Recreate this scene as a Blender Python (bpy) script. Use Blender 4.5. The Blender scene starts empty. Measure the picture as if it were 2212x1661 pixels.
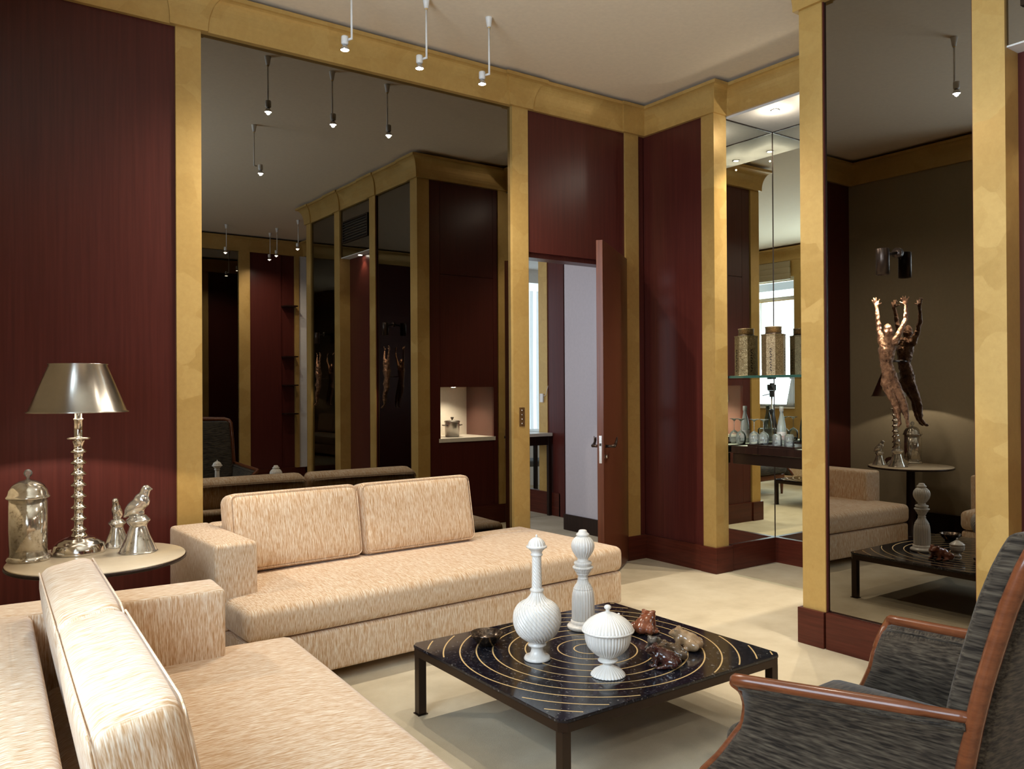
import bpy, bmesh, math, random
from mathutils import Vector, Matrix
from math import sin, cos, pi, radians, hypot
random.seed(7)
S = bpy.context.scene
COL = S.collection

# ------------------------------------------------------------------ camera
F_PX, YAW, PITCH, ROLL = 1780.1, radians(35.557), radians(.225), radians(.3365)
CAM = Vector((0, 0, 1.45))
cd = bpy.data.cameras.new('camera'); cam = bpy.data.objects.new('camera', cd); COL.objects.link(cam)
cd.sensor_fit = 'HORIZONTAL'; cd.sensor_width = 36; cd.lens = 36 * F_PX / 2212
cd.clip_start = .02; cd.clip_end = 100
fw = Vector((sin(YAW) * cos(PITCH), cos(YAW) * cos(PITCH), sin(PITCH)))
rt = Vector((cos(YAW), -sin(YAW), 0)); dn = fw.cross(rt)
r2 = cos(ROLL) * rt + sin(ROLL) * dn; d2 = -sin(ROLL) * rt + cos(ROLL) * dn
cam.matrix_world = Matrix(((r2.x, -d2.x, -fw.x, CAM.x), (r2.y, -d2.y, -fw.y, CAM.y), (r2.z, -d2.z, -fw.z, CAM.z), (0, 0, 0, 1)))
S.camera = cam

# ------------------------------------------------------------------ world, daylight, exposure
W = bpy.data.worlds.new('world'); S.world = W; W.use_nodes = True
bg = W.node_tree.nodes['Background']; bg.inputs[0].default_value = (.75, .87, 1, 1); bg.inputs[1].default_value = 1.0
S.view_settings.view_transform = 'Standard'; S.view_settings.look = 'None'
S.view_settings.exposure = 0.0; S.view_settings.gamma = 1; S.view_settings.use_curve_mapping = False
S.cycles.max_bounces = 16; S.cycles.diffuse_bounces = 8; S.cycles.glossy_bounces = 8; S.cycles.transmission_bounces = 10
S.cycles.caustics_reflective = False; S.cycles.caustics_refractive = False
S.cycles.sample_clamp_indirect = 4.0
S.cycles.use_denoising = True

def area(name, loc, aim, sx, sy, power, col):
    l = bpy.data.lights.new(name, 'AREA'); l.shape = 'RECTANGLE'; l.size = sx; l.size_y = sy; l.energy = power; l.color = col
    o = bpy.data.objects.new(name, l); COL.objects.link(o); o.location = loc
    o.rotation_euler = Vector(aim).to_track_quat('-Z', 'Y').to_euler(); return o
DAY = (.68, .84, 1.0)
area('daylight_window', (-.62, -.62, 2.15), (1, 0, .3), 1.25, 2.1, 110, DAY)
area('daylight_window_sofa', (-.62, 1.75, 2.15), (1, 0, .3), 1.5, 2.1, 150, DAY)
area('next_room_fill', (2.66, 7.0, 1.9), (1, 0, 0), 1.6, 2.2, 38, (.9, .93, 1.0))  # added fill light for the lilac wall; no window on this side
area('daylight_next_room_far', (4.4, 9.75, 1.9), (0, -1, 0), 1.2, 2.2, 12, DAY)
WARM = (1.0, .90, .76)
PEND_W, DOWN_W, SPOT_W = 86, 130, 60

# ------------------------------------------------------------------ materials
def nt(name):
    m = bpy.data.materials.new(name); m.use_nodes = True
    return m, m.node_tree.nodes, m.node_tree.links, m.node_tree.nodes['Principled BSDF']
def setp(b, base=None, rough=.5, metal=0, coat=0, spec=None, **k):
    if base is not None: b.inputs['Base Color'].default_value = (*base, 1)
    b.inputs['Roughness'].default_value = rough; b.inputs['Metallic'].default_value = metal
    b.inputs['Coat Weight'].default_value = coat
    if spec is not None: b.inputs['Specular IOR Level'].default_value = spec
    for kk, v in k.items(): b.inputs[kk.replace('_', ' ')].default_value = v
def plain(name, base, rough=.5, metal=0, coat=0, spec=None, **k):
    m, n, l, b = nt(name); setp(b, base, rough, metal, coat, spec, **k)
    t = n.new('ShaderNodeTexCoord'); no = n.new('ShaderNodeTexNoise'); no.inputs['Scale'].default_value = 35; no.inputs['Detail'].default_value = 3
    l.new(t.outputs['Object'], no.inputs['Vector'])
    mx = n.new('ShaderNodeMix'); mx.data_type = 'RGBA'
    mx.inputs[6].default_value = (*[c * .93 for c in base], 1); mx.inputs[7].default_value = (*[min(1, c * 1.07) for c in base], 1)
    l.new(no.outputs['Fac'], mx.inputs[0]); l.new(mx.outputs[2], b.inputs['Base Color'])
    return m
def mapped(n, l, scale=(1, 1, 1), rot=(0, 0, 0), out='Object'):
    t = n.new('ShaderNodeTexCoord'); mp = n.new('ShaderNodeMapping')
    mp.inputs['Scale'].default_value = scale; mp.inputs['Rotation'].default_value = rot
    l.new(t.outputs[out], mp.inputs['Vector']); return mp.outputs['Vector']
def noise(n, l, vec, scale=1, detail=4, rough=.55):
    o = n.new('ShaderNodeTexNoise'); o.inputs['Scale'].default_value = scale; o.inputs['Detail'].default_value = detail; o.inputs['Roughness'].default_value = rough
    l.new(vec, o.inputs['Vector']); return o.outputs['Fac']
def ramp(n, l, fac, stops):
    r = n.new('ShaderNodeValToRGB'); e = r.color_ramp.elements
    while len(e) < len(stops): e.new(.5)
    for i, (p, c) in enumerate(stops): e[i].position = p; e[i].color = (*c, 1) if len(c) == 3 else c
    l.new(fac, r.inputs['Fac']); return r.outputs['Color']
def bump(n, l, h, b, strength=.2, dist=.002):
    o = n.new('ShaderNodeBump'); o.inputs['Strength'].default_value = strength; o.inputs['Distance'].default_value = dist
    l.new(h, o.inputs['Height']); l.new(o.outputs['Normal'], b.inputs['Normal'])

def wood_mat(name, dark, light, rough, axis='z', coat=.0):
    m, n, l, b = nt(name); setp(b, None, rough, 0, coat, .28, Coat_Roughness=.12)
    sc = {'z': (55, 55, 1.6), 'x': (1.6, 55, 55), 'y': (55, 1.6, 55), 'xy': (3, 3, 60)}[axis]
    v = mapped(n, l, sc); f = noise(n, l, v, 1, 5, .6)
    l.new(ramp(n, l, f, [(.3, dark), (.7, light)]), b.inputs['Base Color'])
    bump(n, l, f, b, .04, .001); return m
MAHOGANY = wood_mat('mahogany_panel', (.066, .0135, .0105), (.092, .0205, .0150), .33, 'z')
MAHOGANY_H = wood_mat('mahogany_base', (.055, .011, .006), (.10, .022, .012), .33, 'xy')
DARKWOOD = wood_mat('dark_wood', (.012, .006, .005), (.03, .014, .010), .3, 'z')
CHAIRWOOD = wood_mat('chair_wood', (.10, .028, .010), (.19, .058, .021), .28, 'y', .3)

def gold_mat(name, k=1.0):
    m, n, l, b = nt(name); setp(b, None, .42, .30, 0, .5)
    v = mapped(n, l, (1, 1, 1), (.5, .785, .785))
    vo = n.new('ShaderNodeTexVoronoi'); vo.distance = 'CHEBYCHEV'; vo.inputs['Scale'].default_value = 5.5; vo.inputs['Randomness'].default_value = .75
    l.new(v, vo.inputs['Vector'])
    bw = n.new('ShaderNodeRGBToBW'); l.new(vo.outputs['Color'], bw.inputs[0])
    c1 = ramp(n, l, bw.outputs[0], [(.15, (.545 * k, .345 * k, .106 * k)), (.85, (.605 * k, .40 * k, .133 * k))])
    f = noise(n, l, mapped(n, l, (1, 1, 1)), 30, 6, .65)
    c2 = ramp(n, l, f, [(.3, (.9, .88, .84)), (.7, (1, 1, 1))])
    mx = n.new('ShaderNodeMix'); mx.data_type = 'RGBA'; mx.blend_type = 'MULTIPLY'; mx.inputs[0].default_value = 1
    l.new(c1, mx.inputs[6]); l.new(c2, mx.inputs[7]); l.new(mx.outputs[2], b.inputs['Base Color'])
    r = n.new('ShaderNodeMapRange'); r.inputs[3].default_value = .34; r.inputs[4].default_value = .5; l.new(bw.outputs[0], r.inputs[0]); l.new(r.outputs[0], b.inputs['Roughness'])
    bump(n, l, f, b, .05, .001); return m
GOLD = gold_mat('gold_leaf')

def mirror_mat(name, col, rough=0.0):
    m = bpy.data.materials.new(name); m.use_nodes = True; n = m.node_tree.nodes; l = m.node_tree.links
    n.remove(n['Principled BSDF']); g = n.new('ShaderNodeBsdfGlossy'); g.inputs['Color'].default_value = (*col, 1); g.inputs['Roughness'].default_value = rough
    l.new(g.outputs[0], n['Material Output'].inputs['Surface']); return m
BRONZE_MIRROR = mirror_mat('bronze_mirror', (.235, .222, .20))
CLEAR_MIRROR = mirror_mat('clear_mirror', (.80, .82, .76))

def carpet_mat():
    m, n, l, b = nt('carpet'); setp(b, None, .95, 0, 0, .1)
    v = mapped(n, l); f1 = noise(n, l, v, 3.2, 5, .6); f2 = noise(n, l, v, 420, 2, .6)
    c = ramp(n, l, f1, [(.3, (.53, .45, .315)), (.5, (.61, .525, .375)), (.72, (.68, .60, .445))])
    c2 = ramp(n, l, f2, [(.3, (.86, .86, .86)), (.7, (1, 1, 1))])
    mx = n.new('ShaderNodeMix'); mx.data_type = 'RGBA'; mx.blend_type = 'MULTIPLY'; mx.inputs[0].default_value = 1
    l.new(c, mx.inputs[6]); l.new(c2, mx.inputs[7]); l.new(mx.outputs[2], b.inputs['Base Color'])
    bump(n, l, f2, b, .5, .004); return m
CARPET = carpet_mat()
CEIL = plain('ceiling_paint', (.86, .735, .56), .8)
def fabric_mat(name, dark, mid, light, hi, lo, rough=.85, sheen=.25, axis_end=True, p=(.35, .5, .66)):
    # streaks run down the fronts and back over the tops; on the end faces they run with the depth
    m, n, l, b = nt(name); setp(b, None, rough, 0, 0, .25, Sheen_Weight=sheen, Sheen_Roughness=.4)
    a = noise(n, l, mapped(n, l, (hi, lo, lo)), 1, 2.5, .6); e = noise(n, l, mapped(n, l, (lo, hi, lo)), 1, 2.5, .6)
    t = n.new('ShaderNodeTexCoord'); sp = n.new('ShaderNodeSeparateXYZ'); l.new(t.outputs['Normal'], sp.inputs[0])
    ab = n.new('ShaderNodeMath'); ab.operation = 'ABSOLUTE'; l.new(sp.outputs[0], ab.inputs[0])
    gt = n.new('ShaderNodeMapRange'); gt.inputs[1].default_value = .6; gt.inputs[2].default_value = .8; l.new(ab.outputs[0], gt.inputs[0])
    mx = n.new('ShaderNodeMix'); l.new(gt.outputs[0], mx.inputs[0]); l.new(a, mx.inputs[2]); l.new(e, mx.inputs[3])
    l.new(ramp(n, l, mx.outputs[0], [(p[0], dark), (p[1], mid), (p[2], light)]), b.inputs['Base Color'])
    bump(n, l, mx.outputs[0], b, .2, .0015); return m
CHENILLE = fabric_mat('peach_chenille', (.47, .275, .13), (.64, .46, .30), (.78, .68, .54), 330, 26)
CHARCOAL = fabric_mat('charcoal_chenille', (.014, .0095, .006), (.048, .036, .024), (.10, .079, .053), 11, 150, .9, .15, p=(.36, .52, .72))
OLIVE_WALL = plain('olive_wall_cloth', (.31, .255, .165), .85)
LILAC = plain('lilac_wall', (.46, .42, .44), .7)
WHITE_WALL = plain('white_wall', (.75, .73, .70), .7)
BONE = plain('carved_bone', (.80, .775, .725), .28, 0, .25)
def bone_mat():
    m, n, l, b = nt('carved_bone_strips'); setp(b, None, .27, 0, .3, .5, Subsurface_Weight=0)
    t = n.new('ShaderNodeTexCoord'); sp = n.new('ShaderNodeSeparateXYZ'); l.new(t.outputs['Object'], sp.inputs[0])
    at = n.new('ShaderNodeMath'); at.operation = 'ARCTAN2'; l.new(sp.outputs[1], at.inputs[0]); l.new(sp.outputs[0], at.inputs[1])
    cb = n.new('ShaderNodeCombineXYZ'); mu = n.new('ShaderNodeMath'); mu.operation = 'MULTIPLY'; mu.inputs[1].default_value = 14
    l.new(at.outputs[0], mu.inputs[0]); l.new(mu.outputs[0], cb.inputs[0]); mz = n.new('ShaderNodeMath'); mz.operation = 'MULTIPLY'; mz.inputs[1].default_value = 9
    l.new(sp.outputs[2], mz.inputs[0]); l.new(mz.outputs[0], cb.inputs[1])
    f = noise(n, l, cb.outputs[0], 1, 3, .6)
    l.new(ramp(n, l, f, [(.3, (.70, .665, .60)), (.6, (.82, .80, .755))]), b.inputs['Base Color']); return m
BONE = bone_mat()
SILVER = plain('polished_nickel', (.72, .68, .62), .12, 1)
SHADE = plain('brushed_nickel_shade', (.50, .47, .42), .33, 1)
_n, _l = SHADE.node_tree.nodes, SHADE.node_tree.links; _t = _n.new('ShaderNodeTangent'); _t.direction_type = 'RADIAL'; _t.axis = 'Z'
_l.new(_t.outputs[0], _n['Principled BSDF'].inputs['Tangent']); _n['Principled BSDF'].inputs['Anisotropic'].default_value = .85; _n['Principled BSDF'].inputs['Anisotropic Rotation'].default_value = .25
def mercury_mat():
    m, n, l, b = nt('mercury_glass'); setp(b, None, .13, .8, .3)
    f = noise(n, l, mapped(n, l), 22, 8, .75)
    l.new(ramp(n, l, f, [(.36, (.16, .12, .07)), (.44, (.60, .55, .46)), (.7, (.82, .79, .73))]), b.inputs['Base Color'])
    bump(n, l, noise(n, l, mapped(n, l), 30, 2), b, .2, .003); return m
MERCURY = mercury_mat()
BRONZE = plain('dark_bronze', (.050, .034, .026), .32, .8)
BRASS = plain('brass_inlay', (.75, .53, .24), .35, .35)
def stone_mat():
    m, n, l, b = nt('dark_stone'); setp(b, None, .10, 0, .0, .5)
    vo = n.new('ShaderNodeTexVoronoi'); vo.inputs['Scale'].default_value = 170; l.new(mapped(n, l), vo.inputs['Vector'])
    bw = n.new('ShaderNodeRGBToBW'); l.new(vo.outputs['Color'], bw.inputs[0])
    f = noise(n, l, mapped(n, l), 60, 3)
    ad = n.new('ShaderNodeMath'); ad.operation = 'MULTIPLY'; l.new(bw.outputs[0], ad.inputs[0]); l.new(f, ad.inputs[1])
    l.new(ramp(n, l, ad.outputs[0], [(.3, (.007, .007, .011)), (.46, (.028, .028, .036)), (.55, (.13, .12, .11))]), b.inputs['Base Color']); return m
STONE = stone_mat()
def bronze_fig():
    m, n, l, b = nt('cast_bronze'); setp(b, None, .3, 1)
    f = noise(n, l, mapped(n, l), 38, 6, .7)
    l.new(ramp(n, l, f, [(.3, (.055, .025, .014)), (.6, (.28, .15, .085)), (.8, (.55, .36, .22))]), b.inputs['Base Color'])
    bump(n, l, f, b, .8, .02); return m
CAST = bronze_fig()
def stone_frog(name, a, c):
    m, n, l, b = nt(name); setp(b, None, .14, 0, .4)
    f = noise(n, l, mapped(n, l), 26, 5, .65); l.new(ramp(n, l, f, [(.3, a), (.7, c)]), b.inputs['Base Color']); return m
def engraved():
    m, n, l, b = nt('engraved_bronze'); setp(b, None, .34, .7)
    v = n.new('ShaderNodeTexVoronoi'); v.inputs['Scale'].default_value = 140; v.feature = 'DISTANCE_TO_EDGE'; l.new(mapped(n, l), v.inputs['Vector'])
    w = noise(n, l, mapped(n, l), 60, 4)
    ad = n.new('ShaderNodeMath'); ad.operation = 'MULTIPLY'; l.new(v.outputs['Distance'], ad.inputs[0]); l.new(w, ad.inputs[1])
    l.new(ramp(n, l, ad.outputs[0], [(.0, (.11, .07, .035)), (.10, (.36, .26, .14)), (.25, (.58, .47, .30))]), b.inputs['Base Color'])
    bump(n, l, ad.outputs[0], b, .6, .004); return m
ENGRAVED = engraved()
def glass(name, col=(1, 1, 1), rough=0, ior=1.45):
    m, n, l, b = nt(name); setp(b, col, rough, 0, 0); b.inputs['Transmission Weight'].default_value = 1; b.inputs['IOR'].default_value = ior; return m
def pane_mat():
    m = bpy.data.materials.new('window_glass'); m.use_nodes = True; n = m.node_tree.nodes; l = m.node_tree.links
    n.remove(n['Principled BSDF']); t = n.new('ShaderNodeBsdfTransparent'); g = n.new('ShaderNodeBsdfGlossy'); g.inputs['Roughness'].default_value = 0
    a = n.new('ShaderNodeMixShader'); a.inputs[0].default_value = .06; l.new(t.outputs[0], a.inputs[1]); l.new(g.outputs[0], a.inputs[2])
    l.new(a.outputs[0], n['Material Output'].inputs['Surface']); return m
PANE = pane_mat()
def thin_glass(name, col, lit_white=.1):  # white diffuse share stands in for light the glass would catch
    m = bpy.data.materials.new(name); m.use_nodes = True; n = m.node_tree.nodes; l = m.node_tree.links
    n.remove(n['Principled BSDF']); t = n.new('ShaderNodeBsdfTransparent'); t.inputs[0].default_value = (*col, 1)
    g = n.new('ShaderNodeBsdfGlossy'); g.inputs['Roughness'].default_value = .02; d = n.new('ShaderNodeBsdfDiffuse'); d.inputs[0].default_value = (.9, .95, .92, 1)
    fr_ = n.new('ShaderNodeFresnel'); fr_.inputs[0].default_value = 1.5; a = n.new('ShaderNodeMixShader'); b = n.new('ShaderNodeMixShader'); a.inputs[0].default_value = lit_white
    l.new(t.outputs[0], a.inputs[1]); l.new(d.outputs[0], a.inputs[2]); l.new(fr_.outputs[0], b.inputs[0]); l.new(a.outputs[0], b.inputs[1]); l.new(g.outputs[0], b.inputs[2])
    l.new(b.outputs[0], n['Material Output'].inputs['Surface']); return m
GLASS = thin_glass('clear_glass', (.97, .98, .97), .22); GREEN_GLASS = thin_glass('pale_green_glass', (.84, .93, .87), .40); SHELF_GLASS = glass('shelf_glass', (.72, .92, .85))
def emit(name, col, s):
    m = bpy.data.materials.new(name); m.use_nodes = True; n = m.node_tree.nodes; l = m.node_tree.links
    n.remove(n['Principled BSDF']); e = n.new('ShaderNodeEmission'); e.inputs[0].default_value = (*col, 1); e.inputs[1].default_value = s
    l.new(e.outputs[0], n['Material Output'].inputs['Surface']); return m
BULB = emit('halogen_bulb', (1, .93, .82), 40); DIM_BULB = emit('downlight_lens', (1, .95, .86), 140); SKYPANE = emit('bright_sky', (.85, .93, 1), 2.2)
WHITE_METAL = plain('white_enamel', (.80, .78, .74), .4); BLACK = plain('black_plastic', (.012, .012, .013), .4)
CHROME = plain('satin_chrome', (.62, .60, .57), .25, 1); PARCH = plain('parchment_top', (.74, .61, .43), .3, 0, .2)
LACQUER = plain('cream_lacquer', (.86, .82, .72), .3); RUSSET = plain('russet_lining', (.13, .058, .045), .45)
def sheer():
    m = bpy.data.materials.new('sheer_voile'); m.use_nodes = True; n = m.node_tree.nodes; l = m.node_tree.links
    n.remove(n['Principled BSDF']); d = n.new('ShaderNodeBsdfDiffuse'); t = n.new('ShaderNodeBsdfTranslucent'); tr = n.new('ShaderNodeBsdfTransparent')
    for x in (d, t): x.inputs[0].default_value = (.9, .9, .9, 1)
    a = n.new('ShaderNodeMixShader'); a.inputs[0].default_value = .7; l.new(d.outputs[0], a.inputs[1]); l.new(t.outputs[0], a.inputs[2])
    c = n.new('ShaderNodeMixShader'); c.inputs[0].default_value = .12; l.new(a.outputs[0], c.inputs[1]); l.new(tr.outputs[0], c.inputs[2])
    l.new(c.outputs[0], n['Material Output'].inputs['Surface']); return m
SHEER = sheer(); CURTAIN = plain('gold_silk', (.48, .36, .17), .5); BLIND = plain('taupe_silk', (.42, .34, .22), .55)

# ------------------------------------------------------------------ builders
def link(name, me, mat, parent=None, smooth=False):
    o = bpy.data.objects.new(name, me); COL.objects.link(o)
    if mat: me.materials.append(mat)
    if smooth: me.polygons.foreach_set('use_smooth', [True] * len(me.polygons))
    if parent: o.parent = parent
    return o
def mesh(name, v, f, mat, parent=None, smooth=False):
    me = bpy.data.meshes.new(name); me.from_pydata([tuple(x) for x in v], [], f); me.validate(); me.update()
    bm = bmesh.new(); bm.from_mesh(me); bmesh.ops.recalc_face_normals(bm, faces=bm.faces); bm.to_mesh(me); bm.free()
    return link(name, me, mat, parent, smooth)
def from_bm(name, bm, mat, parent=None, smooth=False):
    me = bpy.data.meshes.new(name); bm.to_mesh(me); bm.free(); return link(name, me, mat, parent, smooth)
def bm_box(bm, x0, x1, y0, y1, z0, z1):
    r = bmesh.ops.create_cube(bm, size=1)
    for v in r['verts']: v.co = Vector(((x0 + x1) / 2 + v.co.x * (x1 - x0), (y0 + y1) / 2 + v.co.y * (y1 - y0), (z0 + z1) / 2 + v.co.z * (z1 - z0)))
    return r['verts']
def box(name, x0, x1, y0, y1, z0, z1, mat, parent=None, bev=0, seg=2):
    bm = bmesh.new(); bm_box(bm, x0, x1, y0, y1, z0, z1)
    if bev: bmesh.ops.bevel(bm, geom=bm.edges[:], offset=bev, segments=seg, affect='EDGES', profile=.5)
    return from_bm(name, bm, mat, parent, bev > 0 and seg > 2)
def boxes(name, L, mat, parent=None):
    bm = bmesh.new()
    for b in L: bm_box(bm, *b)
    return from_bm(name, bm, mat, parent)
def lathe(name, prof, mat, parent=None, n=40, mod=None, at=(0, 0, 0), smooth=True):
    v = []; f = []; k = len(prof)
    for i, (r, z) in enumerate(prof):
        for j in range(n):
            a = 2 * pi * j / n; rr, zz = (r, z) if mod is None else mod(r, z, a, i)
            v.append((at[0] + rr * cos(a), at[1] + rr * sin(a), at[2] + zz))
    for i in range(k - 1):
        for j in range(n): f.append((i * n + j, i * n + (j + 1) % n, (i + 1) * n + (j + 1) % n, (i + 1) * n + j))
    f.append(tuple(range(n))); f.append(tuple((k - 1) * n + j for j in range(n)))
    o = mesh(name, v, f, mat, parent, smooth)
    return o
def tube(name, pts, r, mat, parent=None, n=10, close=False, flat=None):
    pts = [Vector(p) for p in pts]; v = []; f = []; rs = r if isinstance(r, (list, tuple)) else [r] * len(pts)
    up0 = Vector((0, 0, 1))
    for i, p in enumerate(pts):
        a = pts[max(i - 1, 0)]; b = pts[min(i + 1, len(pts) - 1)]; t = (b - a).normalized()
        u = up0 if abs(t.z) < .95 else Vector((0, 1, 0)); s = t.cross(u).normalized(); w = s.cross(t)
        for j in range(n):
            an = 2 * pi * j / n; v.append(p + (s * cos(an) * (flat or 1) + w * sin(an)) * rs[i])
    for i in range(len(pts) - 1):
        for j in range(n): f.append((i * n + j, i * n + (j + 1) % n, (i + 1) * n + (j + 1) % n, (i + 1) * n + j))
    f.append(tuple(range(n))); f.append(tuple((len(pts) - 1) * n + j for j in range(n)))
    return mesh(name, v, f, mat, parent, True)
def prism(name, outline, z0, z1, mat, parent=None, bev=0):
    bm = bmesh.new(); vs = [bm.verts.new((x, y, z0)) for x, y in outline]; fa = bm.faces.new(vs)
    r = bmesh.ops.extrude_face_region(bm, geom=[fa]); bmesh.ops.translate(bm, verts=[x for x in r['geom'] if isinstance(x, bmesh.types.BMVert)], vec=(0, 0, z1 - z0))
    bmesh.ops.recalc_face_normals(bm, faces=bm.faces)
    if bev: bmesh.ops.bevel(bm, geom=bm.edges[:], offset=bev, segments=2, affect='EDGES')
    return from_bm(name, bm, mat, parent)
def soft(name, x0, x1, y0, y1, z0, z1, mat, parent, r=.04, crown=0, cut=None):
    # upholstered block: rounded edges, gently crowned top
    bm = bmesh.new(); bm_box(bm, x0, x1, y0, y1, z0, z1)
    bmesh.ops.bevel(bm, geom=bm.edges[:], offset=r, segments=4, affect='EDGES', profile=.5)
    if crown:
        bmesh.ops.subdivide_edges(bm, edges=[e for e in bm.edges if e.calc_length() > .25], cuts=8, use_grid_fill=True)
        for v in bm.verts:
            if v.co.z > (z0 + z1) / 2:
                a = max(0, 1 - abs((v.co.x - (x0 + x1) / 2) / ((x1 - x0) / 2)) ** 3); b = max(0, 1 - abs((v.co.y - (y0 + y1) / 2) / ((y1 - y0) / 2)) ** 3)
                v.co.z += crown * a * b
    return from_bm(name, bm, mat, parent, True)
def blob(name, balls, mat, parent, vox=.006, smooth=8):
    # one continuous surface grown round overlapping ellipsoids (centre, radii, rotation z, rotation y)
    bm = bmesh.new()
    for b in balls:
        c, r = b[0], b[1]; rz = b[2] if len(b) > 2 else 0; ry = b[3] if len(b) > 3 else 0
        q = bmesh.ops.create_icosphere(bm, subdivisions=3, radius=1)
        M = Matrix.Translation(c) @ Matrix.Rotation(rz, 4, 'Z') @ Matrix.Rotation(ry, 4, 'Y') @ Matrix.Diagonal((*r, 1))
        bmesh.ops.transform(bm, matrix=M, verts=q['verts'])
    o = from_bm(name, bm, mat, parent, True)
    m = o.modifiers.new('remesh', 'REMESH'); m.mode = 'VOXEL'; m.voxel_size = vox; m.use_smooth_shade = True
    s = o.modifiers.new('smooth', 'SMOOTH'); s.iterations = smooth; s.factor = .5
    return o
def thing(name, label, cat, loc=(0, 0, 0), rz=0, group=None):
    o = bpy.data.objects.new(name, None); COL.objects.link(o); o.location = loc; o.rotation_euler = (0, 0, rz); o.empty_display_size = .1
    o['label'] = label; o['category'] = cat
    if group: o['group'] = group
    return o
def tag(o, label, cat, group=None):
    o['label'] = label; o['category'] = cat
    if group: o['group'] = group
    return o
def struct(o, label=None):
    o['kind'] = 'structure'
    if label: o['label'] = label
    return o
def copy_tree(o, parent=None):
    c = o.copy(); COL.objects.link(c); c.parent = parent
    for ch in o.children: copy_tree(ch, c)
    return c
def spot(name, loc, aim, power, ang, blend, col, parent=None, r=.02):
    l = bpy.data.lights.new(name, 'SPOT'); l.energy = power; l.spot_size = radians(ang); l.spot_blend = blend; l.color = col; l.shadow_soft_size = r
    o = bpy.data.objects.new(name, l); COL.objects.link(o); o.location = loc; o.rotation_euler = Vector(aim).to_track_quat('-Z', 'Y').to_euler()
    if parent: o.parent = parent
    return o

def drape(name, x, y0, y1, z0, z1, amp, waves, mat, parent=None, thick=.004, seed=1):
    rnd = random.Random(seed); v = []; f = []; N = waves * 10; NZ = 8; ph = rnd.random() * 6
    for k in (0, 1):
        for i in range(N + 1):
            for j in range(NZ + 1):
                t = i / N; z = z0 + (z1 - z0) * j / NZ
                v.append((x + k * thick + amp * sin(t * waves * 2 * pi + ph + .3 * sin(j * .6)) + .3 * amp * sin(t * waves * 4.7 + ph), y0 + (y1 - y0) * t, z))
    K = (N + 1) * (NZ + 1); q = lambda k, i, j: k * K + i * (NZ + 1) + j
    for i in range(N):
        for j in range(NZ):
            for k in (0, 1): f.append((q(k, i, j), q(k, i + 1, j), q(k, i + 1, j + 1), q(k, i, j + 1)))
    return mesh(name, v, f, mat, parent, True)
# ------------------------------------------------------------------ room shell
ZB, ZC, ZT, ZR = .20, 3.575, 3.79, 3.82
struct(box('floor', -1.0, 6.2, -3.0, 10.2, -.1, 0, CARPET), 'pale beige wool carpet')
struct(box('ceiling', -.6, 6.0, -2.8, 5.2, ZR, ZR + .1, CEIL), 'cream painted ceiling')

# back wall
wb = struct(boxes('wall_back', [(-.1, 3.77, 5.08, 5.22, 0, ZR), (4.78, 5.95, 5.08, 5.22, 0, ZR), (3.77, 4.78, 5.08, 5.22, 2.5, ZR)], MAHOGANY), 'back wall of dark mahogany, gold strips and bronze mirror')
box('wood_panel', .09, 1.203, 5.058, 5.08, ZB, ZC, MAHOGANY, wb)
box('pilaster', 1.203, 1.347, 5.04, 5.08, ZB, ZC, GOLD, wb)
box('mirror_panel', 1.347, 3.617, 5.07, 5.08, ZB, ZC, BRONZE_MIRROR, wb)
box('pilaster', 3.617, 3.765, 5.04, 5.10, ZB, ZC, GOLD, wb)
box('wood_panel', 3.77, 4.778, 5.056, 5.08, 2.49, ZC, MAHOGANY, wb)
box('pilaster', 4.778, 4.93, 5.04, 5.08, ZB, ZC, GOLD, wb)
box('wood_panel', 4.93, 5.0, 5.056, 5.08, ZB, ZC, MAHOGANY, wb)
bb = struct(box('baseboard_back', .09, 3.762, 5.03, 5.08, 0, ZB, MAHOGANY_H))
box('baseboard_block', 4.775, 5.0, 5.028, 5.08, 0, ZB, MAHOGANY_H, bb, .003)
box('pilaster_foot', 3.6, 3.768, 5.02, 5.08, 0, ZB, MAHOGANY_H, bb, .003)
box('pilaster_foot', 1.19, 1.36, 5.02, 5.08, 0, ZB, MAHOGANY_H, bb, .003)

# right wall: short return, bar niche, projecting block with two mirrors, rear return
wr = struct(boxes('wall_right', [(5.03, 5.95, 4.32, 5.08, 0, ZR), (5.75, 5.95, 2.8, 4.32, 0, ZR), (5.17, 5.75, 2.8, 4.32, 3.60, ZR),
    (4.30, 5.95, 1.80, 2.80, 0, .88), (4.08, 4.30, 1.80, 2.80, 0, ZR), (5.0, 5.95, 1.80, 2.80, .88, ZR), (4.30, 5.0, 1.80, 2.80, 1.47, ZR), (4.30, 5.0, 1.80, 2.26, .88, 1.47),
    (4.08, 4.30, 0.83, .94, 0, ZR), (4.20, 5.95, .94, 1.80, 0, ZR), (4.08, 4.20, .94, 1.80, 3.03, ZR), (4.08, 5.95, -.08, .83, 0, ZR), (5.03, 5.95, -2.8, -.08, 0, ZR)], MAHOGANY), 'right wall of mahogany, gold strips and mirrors with a bar niche')
box('wood_panel', 5.008, 5.03, 4.411, 5.058, ZB, ZC, MAHOGANY, wr)
box('pilaster', 5.0, 5.146, 4.283, 4.411, ZB, ZC, GOLD, wr)
box('niche_mirror', 5.146, 5.737, 4.29, 4.32, ZB, 3.555, CLEAR_MIRROR, wr)
box('niche_mirror', 5.735, 5.75, 2.84, 4.29, ZB, 3.555, CLEAR_MIRROR, wr)
box('niche_mirror', 5.20, 5.735, 2.83, 2.84, ZB, 3.555, CLEAR_MIRROR, wr)
box('mirror_joint', 5.7325, 5.7365, 4.286, 4.291, ZB, 3.555, BRONZE, wr)
box('mirror_joint', 5.146, 5.735, 4.285, 4.29, 3.549, 3.556, BRONZE, wr)
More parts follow.
